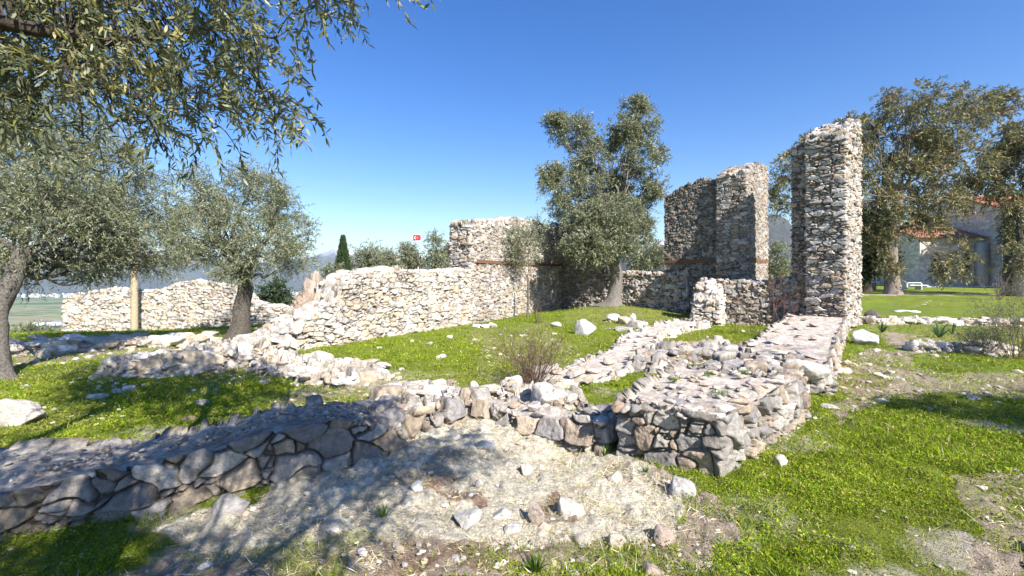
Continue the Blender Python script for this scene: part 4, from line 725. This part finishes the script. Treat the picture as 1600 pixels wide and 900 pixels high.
wallobj(mb, 'rock_outcrop', 'rugged orange streaked outcrop beyond the left end of the long wall', 'rock outcrop', mt='rock')
g = at(498, 16.5); zb_ = zat(487, 16.5); rt = thing('information_board', 'white framed board beyond the sloping wall top', 'sign', g)
mb = MB(); boxm(mb, (g[0], g[1], zb_+.12), (.62, .05, .34), (.35, .38, .4)); child(mb, 'panel', M['paint'], rt, None, False)
mb = MB()
for dx, dz, sx, sz in ((-.32, .12, .06, .42), (.32, .12, .06, .42), (0, .31, .7, .06), (0, -.07, .7, .06)): boxm(mb, (g[0]+dx, g[1]-.02, zb_+dz), (sx, .09, sz), (.8, .8, .8))
child(mb, 'frame', M['paint'], rt, None, False)
for s_ in (-1, 1): mb = MB(); boxm(mb, (g[0]+.25*s_, g[1]+.03, (g[2]+zb_)/2), (.06, .06, zb_-g[2]), (.6, .6, .6)); child(mb, 'leg', M['paint'], rt, None, False)
# old building on the right
def building():
    d = 58.; x0, x1 = (1437-CX)/F*d, (1700-CX)/F*d; zb_, zt_ = -.2, zat(338, d); rt = thing('stone_building', 'old stone building with a red tiled roof behind the eucalyptus', 'building', (x0+8, d+5, 0))
    c = (.70, .59, .48); mb = MB(); xa = (1540-CX)/F*d
    def wallgrid(P, Q_, z0, z1):
        P = np.array(P, float); Q_ = np.array(Q_, float); L = np.linalg.norm(Q_-P); nu = int(L/.12)+2; nv = int((z1-z0)/.12)+2; U, V_ = np.meshgrid(np.linspace(0, 1, nu), np.linspace(z0, z1, nv), indexing='ij')
        t = (Q_-P)/L; n_ = np.array([t[1], -t[0]]); X = P[0]+(Q_[0]-P[0])*U; Y = P[1]+(Q_[1]-P[1])*U
        e, ids, rel = voro(np.stack([U*L, 0*U, V_], -1).reshape(-1, 3), (.7, .7, .35), (.7, .3, .3), 7); pr = ss(0, .1, e).reshape(U.shape); a_ = .03*pr
        C = np.array(c)*(.8+.4*ids[1])[:, None]*(.75+.25*pr.reshape(-1, 1)); mb.add(np.stack([X+n_[0]*a_, Y+n_[1]*a_, V_], -1).reshape(-1, 3), gridq(nu, nv), C=C)
    zl = zat(372, d)
    wallgrid((x0, d), (xa, d), zb_, zl); wallgrid((x0, d+12), (x0, d), zb_, zl); wallgrid((xa, d-2), (x1, d-2), zb_, zt_+.6); wallgrid((xa, d+10), (xa, d-2), zb_, zt_+.6); wallgrid((x1, d-2), (x1, d+10), zb_, zt_+.6)
    for px in (1490, 1528): xx = (px-CX)/F*d; boxm(mb, (xx, d-.35, (zl-.6+zb_)/2), (1.1, .8, zl-.6-zb_), c)
    child(mb, 'wall', M['plaster'], rt)
    mb = MB()
    def roof(x0, x1, y0, y1, ze, zr):
        nu = 90; nv = 24
        for sgn in (0, 1):
            U, V_ = np.meshgrid(np.linspace(0, 1, nu), np.linspace(0, 1, nv), indexing='ij'); ye = y0 if sgn == 0 else y1; ym = (y0+y1)/2
            X = x0+(x1-x0)*U; Y = ye+(ym-ye)*V_; Z = ze+(zr-ze)*V_+.06*np.abs(np.sin(U*nu*pi/4)); q = gridq(nu, nv); mb.add(np.stack([X, Y, Z], -1).reshape(-1, 3), q if sgn == 0 else q[:, ::-1], C=(.36, .15, .09))
        for xx in (x0+.3, x1-.3): mb.add([(xx, y0+.4, ze), (xx, y1-.4, ze), (xx, (y0+y1)/2, zr-.1)], T=[[0, 1, 2]], C=c)
    roof(x0-.5, xa-.02, d-.6, d+12, zl, zl+2.2); roof(xa-.6, x1+.6, d-2.7, d+10.7, zt_+.6, zt_+3.4); child(mb, 'roof', M['tile'], rt)
    for px in (1463, 1509):
        xx = (px-CX)/F*d; mb = MB(); a_ = np.linspace(0, pi, 13); ring = [(xx+.55*cos(t), d-.06, 4.2+.55*sin(t)) for t in a_]+[(xx-.55, d-.06, 2.2), (xx+.55, d-.06, 2.2)]; n_ = len(ring); mb.add([(xx, d-.06, 3.6)]+ring, T=[[0, 1+i, 1+(i+1) % n_] for i in range(n_)], C=(.03, .03, .035)); wn = child(mb, 'window', M['paint'], rt, None, False)
        mb = MB(); tube(mb, ring+[ring[0]], .09, 6, (.42, .39, .35)); f = child(mb, 'frame', M['plaster'], wn); f.location = (0, 0, 0)
    mb = MB(); boxm(mb, ((x0+x1)/2-1, d-2.2, .30), (x1-x0+4, 4.2, .30), (.5, .48, .46)); child(mb, 'plinth', M['plaster'], rt, None, False)
building()
# picnic table and hut-like bench behind the eucalyptus
def table(px, d, label, col, topc):
    g = at(px, d); rt = thing('picnic_table', label, 'table', g)
    mb = MB(); boxm(mb, (g[0], g[1], g[2]+.66), (1.5, .7, .07), topc); child(mb, 'tabletop', M['wood'], rt, None, False)
    for s_ in (-1, 1):
        mb = MB(); boxm(mb, (g[0]+.7*s_, g[1], g[2]+.33), (.12, .7, .72), col); child(mb, 'leg', M['wood'], rt, None, False)
        mb = MB(); boxm(mb, (g[0], g[1]+.75*s_, g[2]+.43), (1.8, .28, .06), topc); child(mb, 'seat', M['wood'], rt, None, False)
table(1375, 44, 'reddish picnic table left of the eucalyptus trunk', (.3, .2, .12), (.36, .17, .1)); table(1424, 45, 'white picnic table right of the eucalyptus trunk', (.6, .6, .6), (.75, .75, .75))
# ------------------------------------------------------------------ bare shrubs, stems, spiky plants
def shrub(px, py, hpx, wpx, n, label, seed, col=(.20, .13, .09), r0=.006, base=None, name='bare_shrub', tuft=.2, depth=4, leafy=None, cat='shrub', vert=.5):
    rg = np.random.default_rng(seed); g = gp(px, py) if base is None else np.array(base); s = g[1]/F; H = hpx*s; Wd = wpx*s/2; mb = MB(); tips = []
    def grow(p, d, L, r, lev):
        k = 4; P = [p]; dd = d.copy()
        for i in range(k): dd = norm(dd+rg.normal(size=3)*.13+np.array([0, 0, .05])); P.append(P[-1]+dd*L/k)
        tube(mb, P, np.linspace(r, r*.6, k+1), 4, np.array(col)*rg.uniform(.8, 1.3)); tips.append((P[-1], dd))
        if lev > 0:
            for q in range(rg.integers(2, 4)): j = rg.integers(2, k+1); grow(P[j], norm(dd+rg.normal(size=3)*.42), L*rg.uniform(.45, .75), r*.55, lev-1)
    for i in range(n):
        a = rg.uniform(0, 2*pi); sp = rg.random()**.6; d = norm(np.array([cos(a)*sp*Wd, sin(a)*sp*Wd, H*(1.05-.5*sp)])); st = g+np.array([cos(a), sin(a), 0])*rg.random()*tuft*Wd-[0, 0, .03]; grow(st, d, H*rg.uniform(.35, .55), r0*rg.uniform(.7, 1.2), depth)
    rt = thing(name, label, cat, g); child(mb, 'branches', M['bark'], rt)
    if leafy:
        cr = MB(); O = np.array([t[0] for t in tips]); D = np.array([t[1] for t in tips]); P, LD = twigs(O, D, 4, .08, .2, rg); leaves(cr, P, LD, leafy[0], leafy[1], np.array(leafy[2])*rg.uniform(.7, 1.3, (len(P), 1)), rg); child(cr, 'leaves', M['olive'], rt)
    return rt
shrub(828, 604, 120, 190, 60, 'leafless reddish brown shrub in the middle of the lawn', 81, r0=.0055, depth=3)
shrub(842, 505, 66, 60, 9, 'leafless shrub in the shade of the tall wall', 83, r0=.009, depth=3, col=(.13, .10, .08))
shrub(1150, 522, 70, 34, 3, 'thin leafless stem left in the shaded small room', 85, r0=.009, depth=3)
shrub(1178, 524, 95, 50, 4, 'tallest leafless stem in the shaded small room', 86, r0=.010, depth=3)
shrub(1216, 524, 100, 60, 7, 'bushy leafless shrub before the tall pillar', 87, r0=.010, depth=3, col=(.24, .12, .08))
shrub(1588, 560, 130, 90, 30, 'tangled brown shrub with dry stems at the right edge', 89, r0=.007, depth=3, col=(.22, .17, .12), leafy=(.03, .012, (.13, .14, .07)))
shrub(1535, 555, 50, 60, 34, 'grey green low shrub beside the tangled brown one', 90, r0=.005, depth=3, col=(.2, .17, .11), leafy=(.03, .01, (.12, .14, .08)))
shrub(1560, 472, 50, 60, 14, 'bare bush under the second eucalyptus', 91, r0=.02, depth=3, col=(.25, .2, .17), base=at(1560, 30))
def spiky(px, py, hpx, n, label, seed, lenk=1., col=(.09, .17, .05)):
    rg = np.random.default_rng(seed); g = gp(px, py); H = hpx*g[1]/F; mb = MB()
    for i in range(n):
        a = rg.uniform(0, 2*pi); lean = rg.uniform(.15, 1.1); L = H*rg.uniform(.7, 1.25); w_ = H*.075; k = 7; t = np.linspace(0, 1, k)[:, None]
        dr_ = np.array([cos(a), sin(a), 0]); P = g+dr_*(.03*H+L*lean*.8*t)+np.array([0, 0, 1.])*(L*(t*1.1-.55*lean*t*t)); sd = np.array([-sin(a), cos(a), 0]); wv = w_*np.sin(np.clip(t*.9+.1, 0, 1)*pi)**.5*(1-t*.9)
        V = np.stack([P-sd*wv, P-[0, 0, w_*.4]*(1-t), P+sd*wv], 1).reshape(-1, 3); Q = [[j*3+c_, j*3+c_+1, j*3+c_+4, j*3+c_+3] for j in range(k-1) for c_ in (0, 1)]; mb.add(V, Q, C=np.array(col)*rg.uniform(.7, 1.4))
    o = mb.build('strap_leaved_plant', M['grass'], None, True, g); return tag(o, label, 'plant')
spiky(1468, 528, 30, 26, 'spiky grey green plant among the white rocks on the right', 95, col=(.11, .17, .09)); spiky(1378, 520, 20, 20, 'low leafy plant at the foot of the tall pillar', 96, col=(.09, .15, .06)); spiky(1488, 522, 22, 14, 'smaller spiky plant right of the first', 97, col=(.11, .17, .09))
spiky(945, 715, 22, 14, 'grass tuft in the shaded corner of the footing', 98, col=(.07, .13, .03)); spiky(600, 812, 26, 22, 'long leaved grass tuft at the edge of the dappled shade', 99, col=(.15, .2, .05)); spiky(730, 915, 26, 26, 'bright grass tuft at the bottom edge left of centre', 100, col=(.12, .22, .04)); spiky(838, 895, 34, 30, 'dark grass tuft with dry stalks at the bottom edge', 101, col=(.10, .17, .04)); spiky(1010, 740, 16, 16, 'grass tuft at the foot of the footing', 102, col=(.12, .2, .04))
for k, (x_, y_, lab) in enumerate([(1.98, 4.35, 'green tuft growing on the near end of the broad footing top'), (2.25, 5.2, 'small weed near the middle of the broad footing top'), (1.75, 4.9, 'small weed near the inner edge of the broad footing top'), (2.7, 5.3, 'weed at the far end of the broad footing top')]):
    rg_ = np.random.default_rng(k+400); m_ = MB(); n_ = 160; a_ = rg_.uniform(0, 6.28, n_); r_ = rg_.random(n_)**.5*(.06 if k == 0 else .04); O_ = np.stack([x_+r_*np.cos(a_)*1.5, y_+r_*np.sin(a_), np.full(n_, .475)+rg_.random(n_)*.03], 1)
    leaves(m_, O_, rg_.normal(size=(n_, 3))*[1, 1, .4]+[0, 0, .5], rg_.uniform(.01, .025, n_), .009, np.array([.12, .22, .02])*rg_.uniform(.6, 1.4, (n_, 1)), rg_); o_ = m_.build('weed_tuft', M['grass'], None, False, (x_, y_, .475)); tag(o_, lab, 'plant')
spiky(520, 465, 14, 20, 'green tuft beside the white board', 103, col=(.05, .12, .03))
# ------------------------------------------------------------------ grass, weeds, straw
def blades(name, label, n, r0, r1, seed, L, Wk, col, weight, matn, up=1., cat='grass', a0=-52, a1=52, three=True, lift=0.0, tiers=0.):
    x, y, rg = scatter(n, r0, r1, a0, a1, seed); g, st, sl_, dr = masks(x, y); k = rg.random(len(x)) < weight(g, st, sl_, dr, x, y)
    x, y = x[k], y[k]; n = len(x); z = height(x, y)-.005+lift; r = np.hypot(x, y); sc = np.clip(r/4.5, .75, 3.2); O = np.stack([x, y, z+tiers*rg.random(n)*np.clip(.5+fbm(x*6, y*6, s=208, o=3)*1.8, 0, 1.6)], 1)
    D = norm(rg.normal(size=(n, 3))*np.array([1, 1, .3])+np.array([0, 0, up])); 
    cl = np.array(col)[rg.integers(0, len(col), n)]*rg.uniform(.75, 1.3, (n, 1)); hv = np.clip(1+.8*fbm(x*1.8, y*1.8, s=207, o=3)+.9*fbm(x*7, y*7, s=208, o=3), .3, 2.4); cl = cl*np.clip(1+.5*fbm(x*5, y*5, s=209, o=3), .5, 1.5)[:, None]; yw = (.6*ss(.0, .5, fbm(x*.8, y*.8, s=210, o=4))*(1 if name != 'straw' else 0)*np.where((x > .9) & (y < 9), .45, 1))[:, None]; cl = cl*(1-yw)+np.array([.40, .34, .11])*yw
    mb = MB(); leaves(mb, O, D, rg.uniform(*L, n)*hv*sc**.35, rg.uniform(*Wk, n)*sc, cl, rg); o = mb.build(name, M[matn], None, False); tag(o, label, cat, kind='stuff'); return n
GC = [(.19, .28, .012), (.25, .34, .015), (.30, .37, .02), (.13, .21, .012), (.38, .38, .05), (.42, .36, .12)]
lush = lambda x, y: ss(-.15, .35, fbm(x*1.5, y*1.5, s=91, o=4)+.25)*np.where((x > .9) & (y < 9), 1, .45)
blades('grass', 'short bright green grass over the lawn and banks', 420000, 2.1, 22, 201, (.025, .065), (.0035, .007), GC, lambda g, st, so_, dr, x, y: np.clip(g*(.5+.5*lush(x, y)), 0, 1)*.9+.05, 'grass', 1.1)
blades('weeds', 'low broad leaved green weeds in the near grass', 330000, 2.1, 11, 203, (.010, .024), (.008, .017), GC, lambda g, st, so_, dr, x, y: g**1.3*(.2+.8*lush(x, y)), 'grass', .55, 'weeds', lift=.012, tiers=.045)
blades('straw', 'dry straw and dead stems on the bare ground', 190000, 2.1, 12, 205, (.03, .10), (.002, .005), [(.62, .53, .34), (.72, .64, .46), (.42, .33, .21), (.34, .25, .16), (.76, .68, .52)], lambda g, st, so_, dr, x, y: .55*st+.28*so_+.35*dr+.04, 'straw', .12, 'straw', lift=.008)
# daisies
dm = MB(); n_ = 9
for i in range(n_): a = i/n_*2*pi; dm.add([(0, 0, .055), (.016*cos(a-.25), .016*sin(a-.25), .058), (.024*cos(a), .024*sin(a), .056), (.016*cos(a+.25), .016*sin(a+.25), .058)], [[0, 1, 2, 3]], C=(.82, .82, .8))
ym = MB(); V, T = ICO[2]; ym.add(V*[.008, .008, .004]+[0, 0, .059], T=T, C=(.7, .45, .04)); sm = MB(); tube(sm, [(0, 0, -.01), (.003, 0, .03), (0, 0, .055)], .0015, 4, (.1, .2, .04))
spots = []; rr = random.Random(5)
for (px, py, sx, sy, n, lab) in [(170, 605, 75, 16, 34, 'white daisy in the grass between the left olive and the low wall'), (120, 652, 60, 14, 14, 'white daisy in the bright grass behind the low wall'), (500, 640, 60, 16, 12, 'white daisy in the shaded grass behind the wall end'), (1240, 660, 60, 24, 7, 'white daisy in the bright grass beside the broad footing'), (1480, 476, 70, 5, 14, 'white daisy on the far right lawn'), (590, 870, 60, 20, 5, 'large white daisy in the sparse grass along the lower edge')]:
    for i in range(n): spots.append((px+rr.gauss(0, sx/2.), py+rr.gauss(0, sy/2.), lab))
proto = None
for px, py, lab in spots:
    g = gp(px, max(py, 468)); s = min(max(g[1]/3.8, .9), 4)*.72
    if proto is None:
        proto = thing('daisy', lab, 'flower', (0, 0, 0)); parts = [child(dm, 'petals', M['petal'], proto, None, False), child(ym, 'disc', M['petal'], proto), child(sm, 'stem', M['grass'], proto)]; rt = proto
    else:
        rt = proto.copy(); COL.objects.link(rt)
        for c_ in parts: q = c_.copy(); COL.objects.link(q); q.parent = rt
    rt.location = g; rt.scale = (s, s, s*.8); rt.rotation_euler = (rr.uniform(-.3, .5), rr.uniform(-.3, .3), rr.uniform(0, 6)); rt['label'] = lab; rt['group'] = lab.replace('large white daisy', 'daisies').replace('white daisy', 'daisies')
